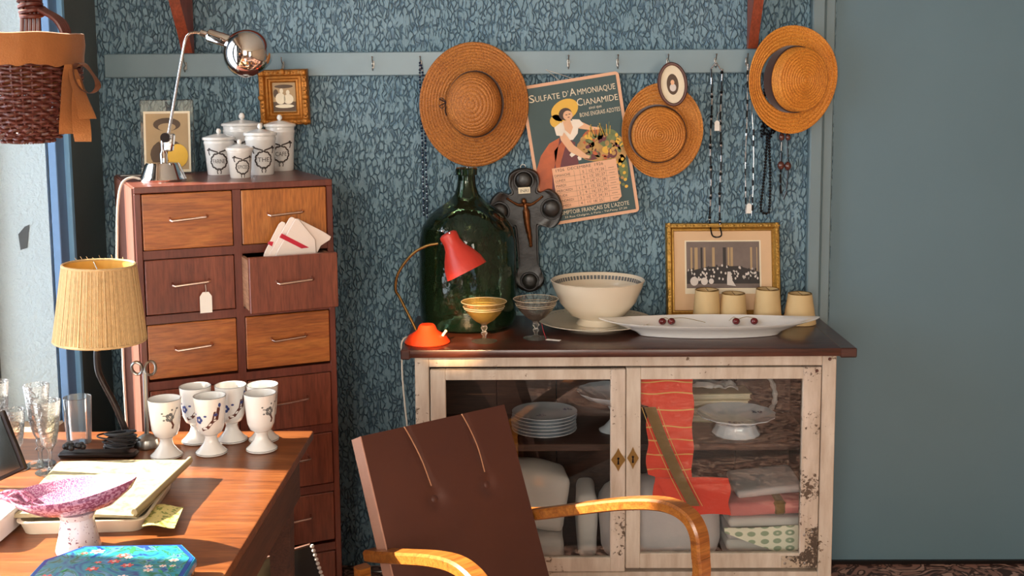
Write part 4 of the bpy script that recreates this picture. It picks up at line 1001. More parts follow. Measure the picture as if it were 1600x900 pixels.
for q in textpolys('INRI', .014, 0, .0545, .026, 'CENTER'): flatpoly(P, q, lambda x, z: Vector((x, -.0244, z)))
obj('lettering', P, 'ink', pq, False)
obj('hanging_ring', tb([(0+.008*math.cos(a), .013, .132+.008*math.sin(a)) for a in [2*PI*k/14 for k in range(14)]]+[(.008, .016, .132), (0, .044, .134)], .0012, 6), 'steel', cr)

# red lamp
rl = thing('red_desk_lamp', 'small red metal desk lamp with bent brass stem on left end of buffet', 'desk lamp', (-.296, -.395, ZB))
obj('base', lt([(0, 0), (.064, 0), (.067, .003), (.064, .008), (.060, .012), (.056, .020), (.030, .036), (.024, .050), (.020, .054), (0, .054)], 48), 'lampred2', rl)
b = B(); lathe(b, [(0, 0), (.004, 0), (.004, .014), (0, .015)], 10, T=Matrix.Translation((.046, -.020, .024)) @ Matrix.Rotation(R(35), 4, 'Y')); ball(b, (.056, -.022, .038), .0045, 10); obj('switch', b, 'ivory', rl)
stem = smoothpts([(-.030, .030, .020), (-.050, .030, .062), (-.082, .026, .130), (-.092, .020, .152), (-.086, .012, .195), (-.062, .006, .235), (-.030, 0, .268), (.005, -.004, .286), (.036, -.004, .292)], 6)
obj('stem', tb(stem, .0042, 10), 'brass', rl)
ax = Vector((.45, -.10, -.89)).normalized(); q = Vector((0, 0, 1)).rotation_difference(ax).to_matrix().to_4x4()
SP = [(0, -.008), (.018, -.007), (.026, -.002), (.027, .006), (.0255, .022), (.030, .040), (.046, .066), (.058, .092), (.063, .118), (.061, .118), (.055, .092), (.043, .067), (.027, .042), (.02, .02), (0, .018)]
shd = obj('lamp_shade', lt(SP, 48, T=Matrix.Translation((.066, -.004, .316)) @ q), 'lampred', rl)
b = B(); ball(b, (.050, -.026, .330), .0035, 8); ball(b, (.072, -.026, .324), .0035, 8); obj('vent_screw', b, 'chrome', shd)
obj('bulb', lt([(0, .02), (.013, .022), (.014, .04), (.024, .062), (.022, .082), (0, .094)], 20, T=Matrix.Translation((.066, -.004, .316)) @ q), 'ivory', rl)
obj('power_cord', tb(smoothpts([(-.052, .03, .010), (-.066, .01, .012), (-.0755, -.0, -.004), (-.0755, -.0, -.05), (-.075, .0, -.10), (-.070, .0, -.18), (-.062, .0, -.30), (-.07, 0, -.5), (-.06, .1, -.72), (-.03, .2, -.842)], 6), .0026, 8), 'cord_w', rl)

# coupes
def coupe(label, loc, gm='coupeglass'):
    t = thing('coupe_glass', label, 'glass', loc, group='etched coupe glasses on the buffet')
    obj('bowl', lt([(0, .052), (.012, .053), (.030, .064), (.050, .086), (.0655, .118), (.0665, .1185), (.0648, .118), (.049, .088), (.029, .067), (.010, .056), (0, .055)], 56), gm, t)
    obj('stem', lt([(0, .003), (.012, .005), (.006, .010), (.005, .016), (.010, .024), (.005, .032), (.011, .040), (.007, .047), (.012, .053), (0, .054)], 28), 'coupeglass', t)
    obj('foot', lt([(0, 0), (.037, 0), (.038, .0015), (.020, .004), (.008, .009), (0, .009)], 40), 'coupeglass', t)
    b = B(); [tube(b, [(r*math.cos(2*PI*k/48), r*math.sin(2*PI*k/48), z) for k in range(48)], .0006, 4, closed=True) for r, z in ((.0665, .1185), (.0605, .104), (.0575, .098))]
    obj('etched_line', b, 'ivory', t); return t
coupe('etched coupe glass right of the red lamp with painted warm glow', (-.130, -.384, ZB), 'coupeglow'); coupe('etched coupe glass with paper tag between lamp and cream bowl', (.0215, -.345, ZB))
t = thing('price_tag', 'small white paper tag lying at foot of the right coupe glass', 'price tag', (.072, -.372, ZB), (0, 0, R(-22))); obj('card', bx(-.022, .022, -.007, .007, 0, .001), 'paper', t, False)
b = B(); tube(b, smoothpts([(-.022, 0, .001), (-.035, .012, .02), (-.048, .03, .04)], 4), .0007, 5); obj('string', b, 'redstripe', t)

# bowl on plates
t = thing('serving_plate', 'cream plate with blue edge motif under the large cream bowl', 'plate', (.205, -.190, ZB)); obj('dish', lt([(0, 0), (.085, 0), (.09, .006), (.12, .010), (.176, .024), (.177, .0265), (.12, .0135), (.085, .010), (0, .010)], 72), 'cream_ceramic', t)
b = B()
for k in range(60):
    a = 2*PI*k/60
    flatpoly(b, ell(.160*math.cos(a), .160*math.sin(a), .0055, .0022, 6, a+.5*(-1)**k), lambda x, y: Vector((x, y, .0235)))
obj('edge_print', b, 'inkgrey', t, False)
t = thing('cream_bowl', 'large cream earthenware bowl with gray printed rim standing on a plate', 'bowl', (.213, -.190, ZB+.0105))
obj('basin', lt([(.050, .016), (.085, .030), (.118, .070), (.138, .118), (.1435, .134), (.145, .1365), (.142, .138), (.136, .132), (.128, .105), (.110, .072), (.080, .036), (.04, .022), (0, .020)], 72), 'cream_ceramic', t)
obj('foot_ring', lt([(0, .002), (.060, .0), (.066, .0), (.066, .003), (.058, .012), (.054, .020), (0, .020)], 48), 'cream_ceramic', t)
b = B()
for k in range(72):
    a = 2*PI*k/72; r0 = .1345
    flatpoly(b, [(0, 0)]*0+[(math.cos(a+d)*(r0+e*.10), math.sin(a+d)*(r0+e*.10)) for d, e in ((-.03, 0), (.03, 0), (.03, -.045), (-.03, -.045))], lambda x, y: Vector((x, y, .1285+.9*0+(math.hypot(x, y)-.1345)*2.6)) )
obj('rim_print', b, 'inkgrey', t, False)

# oval platter
t = thing('oval_platter', 'long white pointed oval platter holding cherries at the buffet front', 'platter', (.5365, -.312, ZB))
b = B(); rings = []; seg = 96
def lens(a, hl, hw):
    x = math.cos(a); s = math.sin(a); return hl*x, hw*(abs(s)**1.25)*(1 if s >= 0 else -1)
for hl, hw, z in ((.0, .0, .006), (.180, .036, .004), (.198, .048, 0), (.205, .052, .001), (.218, .056, .012), (.290, .078, .030), (.328, .093, .041), (.3295, .0945, .0435), (.325, .091, .044), (.285, .074, .033), (.225, .052, .018), (.19, .04, .012), (0, 0, .011)):
    if hl == 0: rings.append([b.verts.new((0, 0, z))]); continue
    rings.append([b.verts.new((*lens(2*PI*k/seg, hl, hw), z+(.010*(abs(math.cos(2*PI*k/seg))**6) if z > .025 else 0))) for k in range(seg)])
for a, c in zip(rings, rings[1:]):
    for k in range(seg):
        k2 = (k+1) % seg
        if len(a) == 1: b.faces.new((a[0], c[k], c[k2]))
        elif len(c) == 1: b.faces.new((a[k], c[0], a[k2]))
        else: b.faces.new((a[k], c[k], c[k2], a[k2]))
obj('dish', b, 'white_ceramic', t)
def cherries(label, loc, sep, st):
    for i, (dx, lab) in enumerate(((0, 'left'), (sep, 'right'))):
        t = thing('cherry', label[i], 'cherry', (loc[0]+dx, loc[1], loc[2]), group='cherries on the platter')
        b = B(); ball(b, (0, 0, .0105), .0112, 20, s=(1.04, 1, .95)); obj('fruit', b, 'cherry', t)
        obj('stem', tb(smoothpts([(0, 0, .020), (st[i][0]*.4, st[i][1]*.5, .022), (st[i][0], st[i][1], .010)], 5), .0009, 5), 'stem', t)
cherries(('dark cherry, leftmost of the four on white platter', 'dark cherry touching the leftmost one on the white platter'), (.404, -.264, ZB+.021), .0275, ((.03, -.01), (.10, -.015)))
cherries(('dark cherry on platter with gap to its left and right', 'dark cherry, rightmost of the four on white platter'), (.6255, -.268, ZB+.021), .0545, ((-.02, .01), (-.055, .02)))
# small lampshades
def cshade(x, y, rb, rtp, h, label):
    t = thing('small_lampshade', label, 'lampshade', (x, y, ZB), group='small cream lampshades on the buffet')
    n = 10; th = .0012
    obj('shade_wall', lt([(rb, 0), (rb+.001, .001), (rtp+.001, h-.001), (rtp, h), (rtp-th, h-.001), (rb-th, .001)], 40, closed=True), 'shade', t)
    b = B(); tube(b, [(rtp*math.cos(2*PI*k/32), rtp*math.sin(2*PI*k/32), h) for k in range(32)], .0013, 6, closed=True); obj('top_wire', b, 'brass', t)
    b = B(); tube(b, [(-rtp, 0, h), (-.01, 0, h-.006), (.01, 0, h-.006), (rtp, 0, h)], .0009, 5); tube(b, [(0, -rtp, h), (0, rtp, h)], .0009, 5); obj('wire_fitter', b, 'brass', t)
cshade(.5555, -.148, .0435, .0355, .107, 'small cream lampshade, leftmost of the four, in front of the group photo')
cshade(.6370, -.152, .0430, .0350, .096, 'small cream lampshade, second from the left and lower than its neighbours')
cshade(.7445, -.146, .0440, .0350, .108, 'small cream lampshade, third from the left and tallest, near frame corner')
cshade(.8440, -.150, .0500, .0355, .094, 'small flared cream lampshade, rightmost, at right end of the buffet top')

# ================================================================== TABLE
tb_ = thing('wooden_table', 'worn orange brown wooden table in the sun by the left window', 'table', (0, 0, 0))
b = B(); box(b, -1.33, -.534, -2.62, -.925, .728, .75, .004, seg=2); obj('tabletop', b, 'table', tb_, True)
obj('apron', bx(-.580, -.560, -2.55, -.98, .600, .728, .002), 'table_side', tb_, False); obj('apron', bx(-1.29, -.58, -.985, -.965, .600, .728, .002), 'table_side', tb_, False)
obj('apron', bx(-1.30, -1.28, -2.55, -.98, .600, .728, .002), 'table_side', tb_, False)
for x, y in ((-.605, -1.0), (-1.265, -1.0), (-.605, -2.53), (-1.265, -2.53)):
    T = Matrix.Translation((x, y, 0)); bb = B(); lathe(bb, [(.018*1.414, 0), (.027*1.414, .6), (.027*1.414, .727)], 4, T=T @ Matrix.Rotation(PI/4, 4, 'Z')); bmesh.ops.holes_fill(bb, edges=bb.edges); obj('leg', bb, 'table_side', tb_, False)
obj('drawer', bx(-.562, -.556, -2.2, -1.55, .615, .715, .002), 'table_side', tb_, False)
ZT = .7505
# egg cup shaped goblets
def gob_r(v):
    pr = [(.051, .030), (.060, .0255), (.075, .031), (.10, .0345), (.137, .0380)]
    if v <= pr[0][0]: return pr[0][1]
    for (a, ra), (c, rc_) in zip(pr, pr[1:]):
        if v <= c: return ra+(rc_-ra)*(v-a)/(c-a)
    return pr[-1][1]
def goblet(label, x, y, rz, style, s=1.0):
    t = thing('porcelain_goblet', label, 'goblet', (x, y, ZT), (0, 0, rz), 'porcelain goblets on the table'); t.scale = (s, s, s)
    obj('cup', lt([(0, .044), (.016, .045), (.025, .051), (.0315, .066), (.034, .090), (.0375, .136), (.0365, .1372), (.0345, .136), (.031, .09), (.028, .068), (.02, .056), (0, .052)], 48), 'white_ceramic', t)
    f = obj('foot', lt([(0, .002), (.034, 0), (.0365, .002), (.0365, .0045), (.028, .012), (.017, .026), (.0135, .038), (.016, .046), (0, .046)], 48), 'white_ceramic', t)
    b = B(); tube(b, [(.0370*math.cos(2*PI*k/48), .0370*math.sin(2*PI*k/48), .137) for k in range(48)], .0006, 5, closed=True); obj('rim_line', b, 'inkgrey', t)
    b = B(); tube(b, [(.0362*math.cos(2*PI*k/48), .0362*math.sin(2*PI*k/48), .0048) for k in range(48)], .0006, 5, closed=True); obj('foot_line', b, 'inkgrey', f)
    rf = lambda v: .0315+(v-.066)*(.0025/.024) if v < .09 else min(.0375, .034+(v-.09)*(.0035/.046))
    P1, P2 = [], []
    if style == 0:
        for k in range(5): a = 2*PI*k/5; P1.append(ell(.008*math.cos(a)*.6, .100+.0055*math.sin(a), .0030, .0036, 8, a))
        P1 += ribbon2d([(-.012, .104), (-.004, .103), (.004, .096), (.012, .112)], .0016); P1 += [ell(-.013, .108, .002, .0016, 6), ell(.014, .114, .003, .002, 6), ell(.004, .113, .002, .0018, 6), ell(-.010, .096, .0022, .0016, 6)]
        P2 += ribbon2d([(.002, .094), (.006, .086), (.004, .080)], .0035)
    else:
        P2 += ribbon2d([(-.014, .074), (-.004, .078), (.004, .088), (.012, .092), (.016, .112)], .0055); P2 += ribbon2d([(.004, .088), (.008, .104), (.018, .108)], .003)
        for k in range(5): a = 2*PI*k/5; P1.append(ell(-.020+.0045*math.cos(a), .091+.0045*math.sin(a), .0028, .0032, 8, a))
        P1 += [ell(.010, .100, .004, .003, 7), ell(-.008, .098, .003, .002, 6), ell(-.028, .100, .002, .002, 6), ell(.018, .116, .003, .004, 7)]
    q_ = 1.35; c_ = lambda P: [[(x*q_, .094+(z-.096)*q_) for x, z in p] for p in P]
    decal('blossom_print', c_(P1), surf(rf), 'inkblue' if style else 'inkgrey', t); decal('branch_print', c_(P2), surf(rf), 'inkbrown', t)
    return t
goblet('porcelain goblet with small gray blossom, front left of the six goblets', -.838, -1.120, R(35), 0)
goblet('porcelain goblet with brown branch and blue flower, front middle of the six', -.740, -1.098, R(14), 1)
goblet('porcelain goblet with blossom near its edge, front right by the table corner', -.628, -1.075, R(48), 0, 1.0)
goblet('porcelain goblet standing behind the front left and middle goblets', -.798, -1.012, R(10), 1)
goblet('porcelain goblet in the back middle of the six on the table', -.716, -1.003, R(38), 1)
goblet('porcelain goblet in the back right, mostly hidden by front right one', -.640, -1.000, R(60), 0)

# spring clip stand
t = thing('ring_clip_stand', 'gray metal stand with two ring shaped clips on round base by table lamp', 'stand', (-.907, -1.048, ZT))
obj('base', lt([(0, 0), (.030, 0), (.031, .004), (.026, .020), (.020, .024), (.010, .030), (0, .032)], 32), 'steel', t)
obj('rod', tb([(0, 0, .028), (.002, 0, .185)], .0055, 10, flat=.5), 'steel', t)
b = B()
for s in (-1, 1):
    c = Vector((s*.016, 0, .190)); tube(b, [c+Vector((.0125*math.cos(a), s*.004*math.sin(a), .0155*math.sin(a))) for a in [2*PI*k/24 for k in range(24)]], .0032, 8, closed=True, flat=1.6)
obj('ring_clip', b, 'steel', t)

# twine lamp
tl = thing('table_lamp', 'table lamp with pale twine wrapped shade on bent dark metal stem', 'table lamp', (-.945, -1.06, ZT))
tilt = R(3)
TS = Matrix.Translation((-.057, 0, .263)) @ Matrix.Rotation(R(2), 4, 'Y')
hS = .175; rbS, rtS = .103, .081
obj('lining', lt([(rbS-.004, 0), (rbS-.003, .001), (rtS-.003, hS), (rtS-.004, hS)], 64, T=TS), plain('pale yellow shade lining', '#e2b35a', .8), tl)
b = B(); q = random.Random(2)
for k in range(190):
    a = 2*PI*k/190; j = q.uniform(-.0012, .0012); r0 = rbS+j; r1 = rtS+j; aa = a+q.uniform(-.004, .004)
    tube(b, [TS @ Vector((r0*math.cos(aa), r0*math.sin(aa), 0)), TS @ Vector(((r0+r1)/2*math.cos(a)+.0003, (r0+r1)/2*math.sin(a), hS/2)), TS @ Vector((r1*math.cos(a), r1*math.sin(a), hS))], .0019, 5)
obj('twine_winding', b, 'twine', tl, kind='stuff')
b = B()
for r, z in ((rbS, 0), (rtS, hS)): tube(b, [TS @ Vector((r*math.cos(2*PI*k/64), r*math.sin(2*PI*k/64), z)) for k in range(64)], .0034, 7, closed=True)
for k in range(9): a = 1.2+k*.17; tube(b, [TS @ Vector((rtS*math.cos(a), rtS*math.sin(a), hS)), TS @ Vector(((rtS+.004)*math.cos(a+.05), (rtS+.004)*math.sin(a+.05), hS+q.uniform(.003, .012)))], .0006, 4)
obj('rim_binding', b, 'twine', tl, kind='stuff')
b = B()
for a in (0, 2*PI/3, 4*PI/3): tube(b, [TS @ Vector((0, 0, hS-.02)), TS @ Vector((rtS*math.cos(a), rtS*math.sin(a), hS-.002))], .0012, 5)
obj('wire_spider', b, 'steel', tl)
obj('stem', tb(smoothpts([(.000, 0, .020), (-.008, 0, .045), (-.030, 0, .105), (-.058, 0, .165), (-.066, 0, .190), (-.067, 0, .222), (-.064, 0, .250)], 6), .0072, 12), 'darkmetal', tl)
obj('neck', lt([(0, 0), (.009, 0), (.009, .024), (.007, .026), (0, .2)], 16, T=Matrix.Translation((-.064, 0, .236))), 'brass', tl)
obj('base', bx(-.140, .040, -.080, -.045, 0, .014, .005), 'darkmetal', tl); b = bx(-.05, .006, -.04, .04, 0, .022, .006); obj('foot_block', b, 'darkmetal', tl)
cc = thing('coiled_cable', 'black power cable coiled in a bundle on the foot of the twine lamp', 'cable', (-.945, -1.125, ZT+.016))
b = B(); q = random.Random(6)
for k in range(11):
    rx, ry = q.uniform(.026, .044), q.uniform(.014, .024); h = .004+.0030*k; c = (q.uniform(-.008, .008), q.uniform(-.004, .004)); rot = q.uniform(-.5, .5); tl_ = q.uniform(-.3, .3)
    tube(b, [(c[0]+rx*math.cos(a)*math.cos(rot)-ry*math.sin(a)*math.sin(rot), c[1]+rx*math.cos(a)*math.sin(rot)+ry*math.sin(a)*math.cos(rot), h+tl_*rx*math.cos(a)*.5+.009) for a in [2*PI*j/28 for j in range(28)]], .0022, 6, closed=True)
obj('cable_loops', b, 'cord_k', cc, kind='stuff')
b = B()
for k in range(12): ball(b, (-.115+rnd.uniform(-.025, .035), -.005+rnd.uniform(-.01, .01), .008+rnd.uniform(-.002, .006)), .0075, 8)
obj('plug', b, 'cord_k', cc)

# glasses
def glass(label, loc, kind, s=1.0):
    t = thing('drinking_glass', label, 'glass', loc, group='clear glasses at the left of table'); t.scale = (s, s, s)
    if kind == 'tumbler':
        obj('wall', lt([(0, 0), (.0275, 0), (.0285, .003), (.0325, .112), (.0318, .1125), (.0305, .111), (.0265, .012), (0, .010)], 40), 'glass', t)
    elif kind == 'flute':
        obj('bowl', lt([(0, .058), (.007, .06), (.014, .075), (.0195, .10), (.028, .185), (.0273, .1853), (.0185, .102), (.012, .08), (0, .070)], 12), 'cutglass', t)
        obj('stem', lt([(0, .002), (.008, .004), (.0045, .012), (.0045, .03), (.010, .036), (.005, .042), (.0085, .052), (.007, .06), (0, .06)], 16), 'glass', t); obj('foot', lt([(0, 0), (.031, 0), (.032, .0015), (.008, .005), (0, .006)], 36), 'glass', t)
    elif kind == 'cut':
        obj('bowl', lt([(0, .052), (.008, .053), (.014, .062), (.021, .090), (.0285, .158), (.0278, .1585), (.020, .092), (.012, .066), (0, .060)], 10), 'cutglass', t)
        b = B()
        for k in range(10):
            for sgn in (-1, 1):
                pts = []
                for i in range(9): z = .064+i*.0095; r = .0155+(z-.064)*.135+.0006; a = 2*PI*k/10+sgn*(i/8)*.9; pts.append((r*math.cos(a), r*math.sin(a), z))
                tube(b, pts, .0005, 4)
        obj('cut_facets', b, 'glass', t)
        obj('stem', lt([(0, .002), (.008, .004), (.0045, .012), (.0042, .044), (.008, .054), (0, .055)], 16), 'glass', t); obj('foot', lt([(0, 0), (.031, 0), (.032, .0015), (.008, .005), (0, .006)], 36), 'glass', t)
    return t
glass('plain straight tumbler at right end of the glasses near blue trim', (-1.082, -1.015, ZT), 'tumbler')
glass('tall crystal flute standing behind the cut stem glass', (-1.108, -1.175, ZT), 'flute', 1.0)
glass('cut crystal stem glass nearest the pink footed dish', (-1.063, -1.228, ZT), 'cut', 1.03)
glass('tall flute at the left picture edge behind a smaller one', (-1.202, -1.170, ZT), 'flute', 1.03)
glass('low cut crystal glass at the left picture edge', (-1.148, -1.205, ZT), 'cut', .86)

# dark mirror at left edge
t = thing('leaning_mirror', 'small dark framed mirror leaning at the left end of the table', 'mirror', (-1.062, -1.345, ZT+.048), (R(-6), R(-25), R(-10)))
obj('frame_board', bx(-.10, .0, -.004, .006, 0, .135, .003), 'darkmetal', t); obj('mirror_glass', bx(-.092, -.010, -.0055, -.004, .008, .127), plain('tarnished mirror', '#8a8a84', .12, 1, .25, 14), t, False)

# book stack / newspaper in tray
bk = thing('paper_tray', 'flat ivory plastic tray with rounded corners under the old newspaper', 'tray', (-.868, -1.452, ZT), (0, 0, R(4)))
b = B(); pl = []
for sx, sy in ((1, 1), (-1, 1), (-1, -1), (1, -1)):
    for k in range(6): a0 = math.atan2(sy, sx)-PI/4+k/5*PI/2; pl.append((sx*.095+.025*math.cos(a0), sy*.11+.025*math.sin(a0)))
lp = [[b.verts.new((x*s, y*s, z)) for x, y in pl] for s, z in ((.94, 0), (1, .024), (1.03, .025), (1.03, .0275), (.98, .0275), (.93, .004))]
for a, c in zip(lp, lp[1:]):
    for k in range(len(pl)): b.faces.new((a[k], a[(k+1) % len(pl)], c[(k+1) % len(pl)], c[k]))
b.faces.new(lp[0][::-1]); b.faces.new(lp[-1]); obj('tray_shell', b, 'plastic', bk)
nw = thing('old_newspaper', 'folded yellowed illustrated newspaper lying on the ivory tray in sunlight', 'newspaper', (0, 0, 0))
def quad(p00, p10, p11, p01, z0, th, curl=0):
    def f(u, v):
        a = Vector(p00).lerp(Vector(p10), u); c = Vector(p01).lerp(Vector(p11), u); p = a.lerp(c, v)
        return Vector((p.x, p.y, z0+curl*math.sin(u*PI*.9+.2)*.5+.0015*math.sin(v*5+u*4))), Vector((0, 0, 1))
    return f
for k in range(4):
    z = ZT+.029+k*.0022; o = .003*k
    obj('folded_page', sheet(quad((-.995+o, -1.575), (-.752-o*.5, -1.575-o), (-.738-o, -1.262), (-1.035+o, -1.262), z, .002), 12, 12, .0018), 'news' if k == 3 else 'oldpaper', nw, False)
obj('rolled_spine', tb([(-.756, -1.578, ZT+.040), (-.748, -1.45, ZT+.041), (-.740, -1.265, ZT+.039)], .0075, 12, flat=.8), 'oldpaper', nw)
t = thing('yellow_leaflet', 'narrow yellow printed leaflet sticking out from beneath the newspaper', 'leaflet', (-.715, -1.535, ZT+.016), (R(0), R(4), R(8)))
def lf(u, v): return Vector(((u-.5)*.06, (v-.5)*.11, .003*math.sin(u*5))), Vector((0, 0, 1))
obj('card', sheet(lf, 8, 8, .0012), speckle('yellow leaf print', '#e6d98c', '#8f9a4a', 90, .56, .6), t, False)

# pink footed dish
pk = thing('pink_footed_dish', 'pink speckled ceramic footed dish with pointed lip on the table', 'footed dish', (-.8345, -1.655, ZT))
obj('foot', lt([(0, 0), (.0405, 0), (.041, .003), (.034, .03), (.029, .062), (.036, .074), (0, .076)], 48), 'speck_foot', pk, label='white freckled foot')
def leaf(z, s, lift=0):
    out = []
    for k in range(72):
        a = 2*PI*k/72; x = math.cos(a)*.098; y = math.sin(a)*.070
        if x > 0: x *= 1+.22*(math.cos(a))**8; 
        zz = z+lift*(.013*(x/.1)+.006*(abs(x)/.1)**2)
        out.append((x*s-.014, y*s, zz))
    return out
b = B(); lv = [leaf(.072, .35), leaf(.080, .70, .3), leaf(.098, .98, .8), leaf(.110, 1.06, 1), leaf(.113, 1.055, 1), leaf(.110, 1.01, 1), leaf(.098, .90, .8), leaf(.084, .6, .3), leaf(.082, .3)]
rg = [[b.verts.new(p) for p in l] for l in lv]
for i, (a, c) in enumerate(zip(rg, rg[1:])):
    for k in range(72): b.faces.new((a[k], a[(k+1) % 72], c[(k+1) % 72], c[k])).material_index = 1 if i >= 4 else 0
b.faces.new(rg[0][::-1]); b.faces.new(rg[-1]).material_index = 1
obj('leaf_bowl', b, ['speck_out', 'speck_in'], pk)
b = B()
for s in (-1, 1): tube(b, smoothpts([(-.085, s*.016, .085), (-.105, s*.020, .098), (-.135, s*.012, .104), (-.175, s*.004, .092)], 5), [.007]*6+[.0055]*5+[.004]*5, 8)
tube(b, smoothpts([(-.088, 0, .092), (-.108, .006, .106), (-.130, 0, .098)], 5), .004, 8)
obj('twig_handle', b, 'speck_out', pk)

# octagonal painted box
ob = thing('octagonal_box', 'octagonal painted box with blue floral lid at the table front', 'box', (-.700, -1.842, ZT), (0, 0, R(2)))
oc = [(.128, .030), (.090, .088), (-.080, .088), (-.128, .030), (-.128, -.06), (-.090, -.11), (.090, -.11), (.128, -.06)]
def octl(s, z, bm): return [bm.verts.new((x*s, y*s, z)) for x, y in oc]
def octsolid(stack):
    b = B(); l = [octl(s, z, b) for s, z in stack]
    for a, c in zip(l, l[1:]):
        for k in range(8): b.faces.new((a[k], a[(k+1) % 8], c[(k+1) % 8], c[k]))
    b.faces.new(l[0][::-1]); b.faces.new(l[-1]); return b
obj('body', octsolid(((.97, 0), (.99, .004), (.99, .030), (1.0, .032))), speckle('dark floral side', '#3a2c26', '#d9c9a8', 120, .56, .35), ob, False)
lid = obj('lid', octsolid(((1.01, .032), (1.02, .034), (1.02, .044), (1.0, .0475))), 'boxcyan', ob, False)
obj('border', octsolid(((.985, .047), (.985, .0482))), 'boxblue', lid, False); obj('painted_panel', octsolid(((.93, .048), (.93, .0488))), 'lid', lid, False)
P = B(); q = random.Random(12)
for k in range(26):
    x, y = q.uniform(-.10, .10), q.uniform(-.08, .068)
    if abs(x)+abs(y) > .145: continue
    r = q.uniform(.006, .014); rot = q.random()*3; mi = q.choice([0, 0, 1, 1, 2])
    if mi < 2:
        for j in range(6):
            a = 2*PI*j/6+rot; flatpoly(P, ell(x+r*.6*math.cos(a), y+r*.4*math.sin(a), r*.42, r*.26, 8, a), lambda u, v, k=k: Vector((u, v, .0490+k*.00001)), mi)
        flatpoly(P, ell(x, y, r*.35, r*.22, 8), lambda u, v, k=k: Vector((u, v, .0494)), 1-mi)
    else: flatpoly(P, ell(x, y, r*1.2, r*.35, 8, rot), lambda u, v, k=k: Vector((u, v, .0490+k*.00001)), 2)
obj('painted_flowers', P, ['fl_red', 'fl_white', 'fl_green'], lid, False, kind='stuff')

# white container at left
t = thing('white_dish', 'white rounded plastic dish cut off by the left picture edge', 'dish', (-1.085, -1.580, ZT)); 
b = B(); pl = []
for sx, sy in ((1, 1), (-1, 1), (-1, -1), (1, -1)):
    for k in range(6): a0 = math.atan2(sy, sx)-PI/4+k/5*PI/2; pl.append((sx*.065+.030*math.cos(a0), sy*.05+.030*math.sin(a0)))
lp = [[b.verts.new((x*s, y*s, z)) for x, y in pl] for s, z in ((.9, 0), (1, .006), (1.02, .044), (1.0, .046), (.97, .044), (.92, .01))]
for a, c in zip(lp, lp[1:]):
    for k in range(len(pl)): b.faces.new((a[k], a[(k+1) % len(pl)], c[(k+1) % len(pl)], c[k]))
b.faces.new(lp[0][::-1]); b.faces.new(lp[-1]); obj('dish_shell', b, 'white_ceramic', t)

# ================================================================== BASKET
BX, BY = -1.040, -1.30
bs = thing('wicker_basket', 'dark wicker basket with burlap lining hanging at the upper left', 'basket', (BX, BY, 1.485))
def br(z): t_ = min(1, max(0, z/.15)); return .030+.079*math.sqrt(max(0, 1-(1-t_)**2))
b = B()
for i in range(24):
    z = .004+i*.0082; r = br(z); n = 120; ph = i % 2
    tube(b, [((r+.0035*math.sin(18*2*PI*k/n/2*2+ph*PI))*math.cos(2*PI*k/n), (r+.0035*math.sin(18*2*PI*k/n/2*2+ph*PI))*math.sin(2*PI*k/n), z+.0012*math.sin(k*.8+i)) for k in range(n)], .0036, 6, closed=True)
obj('wicker_weave', b, 'wicker', bs, kind='stuff')
b = B()
for k in range(36): a = 2*PI*k/36; tube(b, [(br(z)*math.cos(a), br(z)*math.sin(a), z) for z in [i*.02 for i in range(11)]], .0028, 5)
obj('stakes', b, 'wicker', bs, kind='stuff'); obj('bottom', lt([(0, .0), (.030, 0), (.034, .004), (.040, .010), (0, .010)], 32), 'wicker', bs)
b = B(); n = 96; rg = []
for r, z in ((.098, .10), (.101, .17), (.106, .205), (.113, .224), (.119, .222), (.121, .20), (.119, .175), (.1175, .158)):
    rg.append([b.verts.new(((r+.003*noise.noise(Vector((math.cos(2*PI*k/n)*3, math.sin(2*PI*k/n)*3, z*20))))*math.cos(2*PI*k/n), (r+.003*noise.noise(Vector((k*.3, z*10, 3))))*math.sin(2*PI*k/n), z+(.010*noise.noise(Vector((math.cos(2*PI*k/n)*4, math.sin(2*PI*k/n)*4, 1))) if z < .18 and r > .11 else .004*math.sin(k*.4)*.3))) for k in range(n)])
for a, c in zip(rg, rg[1:]):
    for k in range(n): b.faces.new((a[k], a[(k+1) % n], c[(k+1) % n], c[k]))
obj('burlap_lining', b, 'burlap', bs, label='folded over brown burlap lining')
def loopf(cx, cz, w, h, rot, y):
    b = B(); T = Matrix.Translation((cx, y, cz)) @ Matrix.Rotation(rot, 4, 'Y'); n = 28; L1, L2 = [], []
    for k in range(n+1):
        a = 2*PI*k/n; p = Vector((w*math.sin(a)*(.6+.4*math.cos(a)*-1*.3), 0, -h*(1-math.cos(a))/2)); L1.append(b.verts.new(T @ (p+Vector((0, -.014, 0))))); L2.append(b.verts.new(T @ (p+Vector((.003*math.sin(3*a), .014, 0)))))
    for k in range(n): b.faces.new((L1[k], L1[k+1], L2[k+1], L2[k]))
    bmesh.ops.solidify(b, geom=b.faces[:], thickness=.0015); return b
bw = obj('burlap_bow', loopf(.128, .162, .030, .066, R(-28), -.045), 'burlap', bs)
for (w, x0, z0, x1, z1, tw_) in ((.016, .112, .160, .108, .020, .2), (.018, .128, .130, .138, .004, -.3), (.015, .120, .150, .150, .050, .5)):
    def f(u, v, w=w, x0=x0, z0=z0, x1=x1, z1=z1, tw_=tw_):
        a = tw_+1.2*math.sin(v*3); x = x0+(x1-x0)*v+(u-.5)*2*w*(.4+.6*v)*math.cos(a*.5); return Vector((x, -.05+(u-.5)*2*w*math.sin(a)-.01*v, z0+(z1-z0)*v)), Vector((0, -1, 0))
    obj('ribbon_tail', sheet(f, 6, 12, .0012), 'burlap', bw)
b = B()
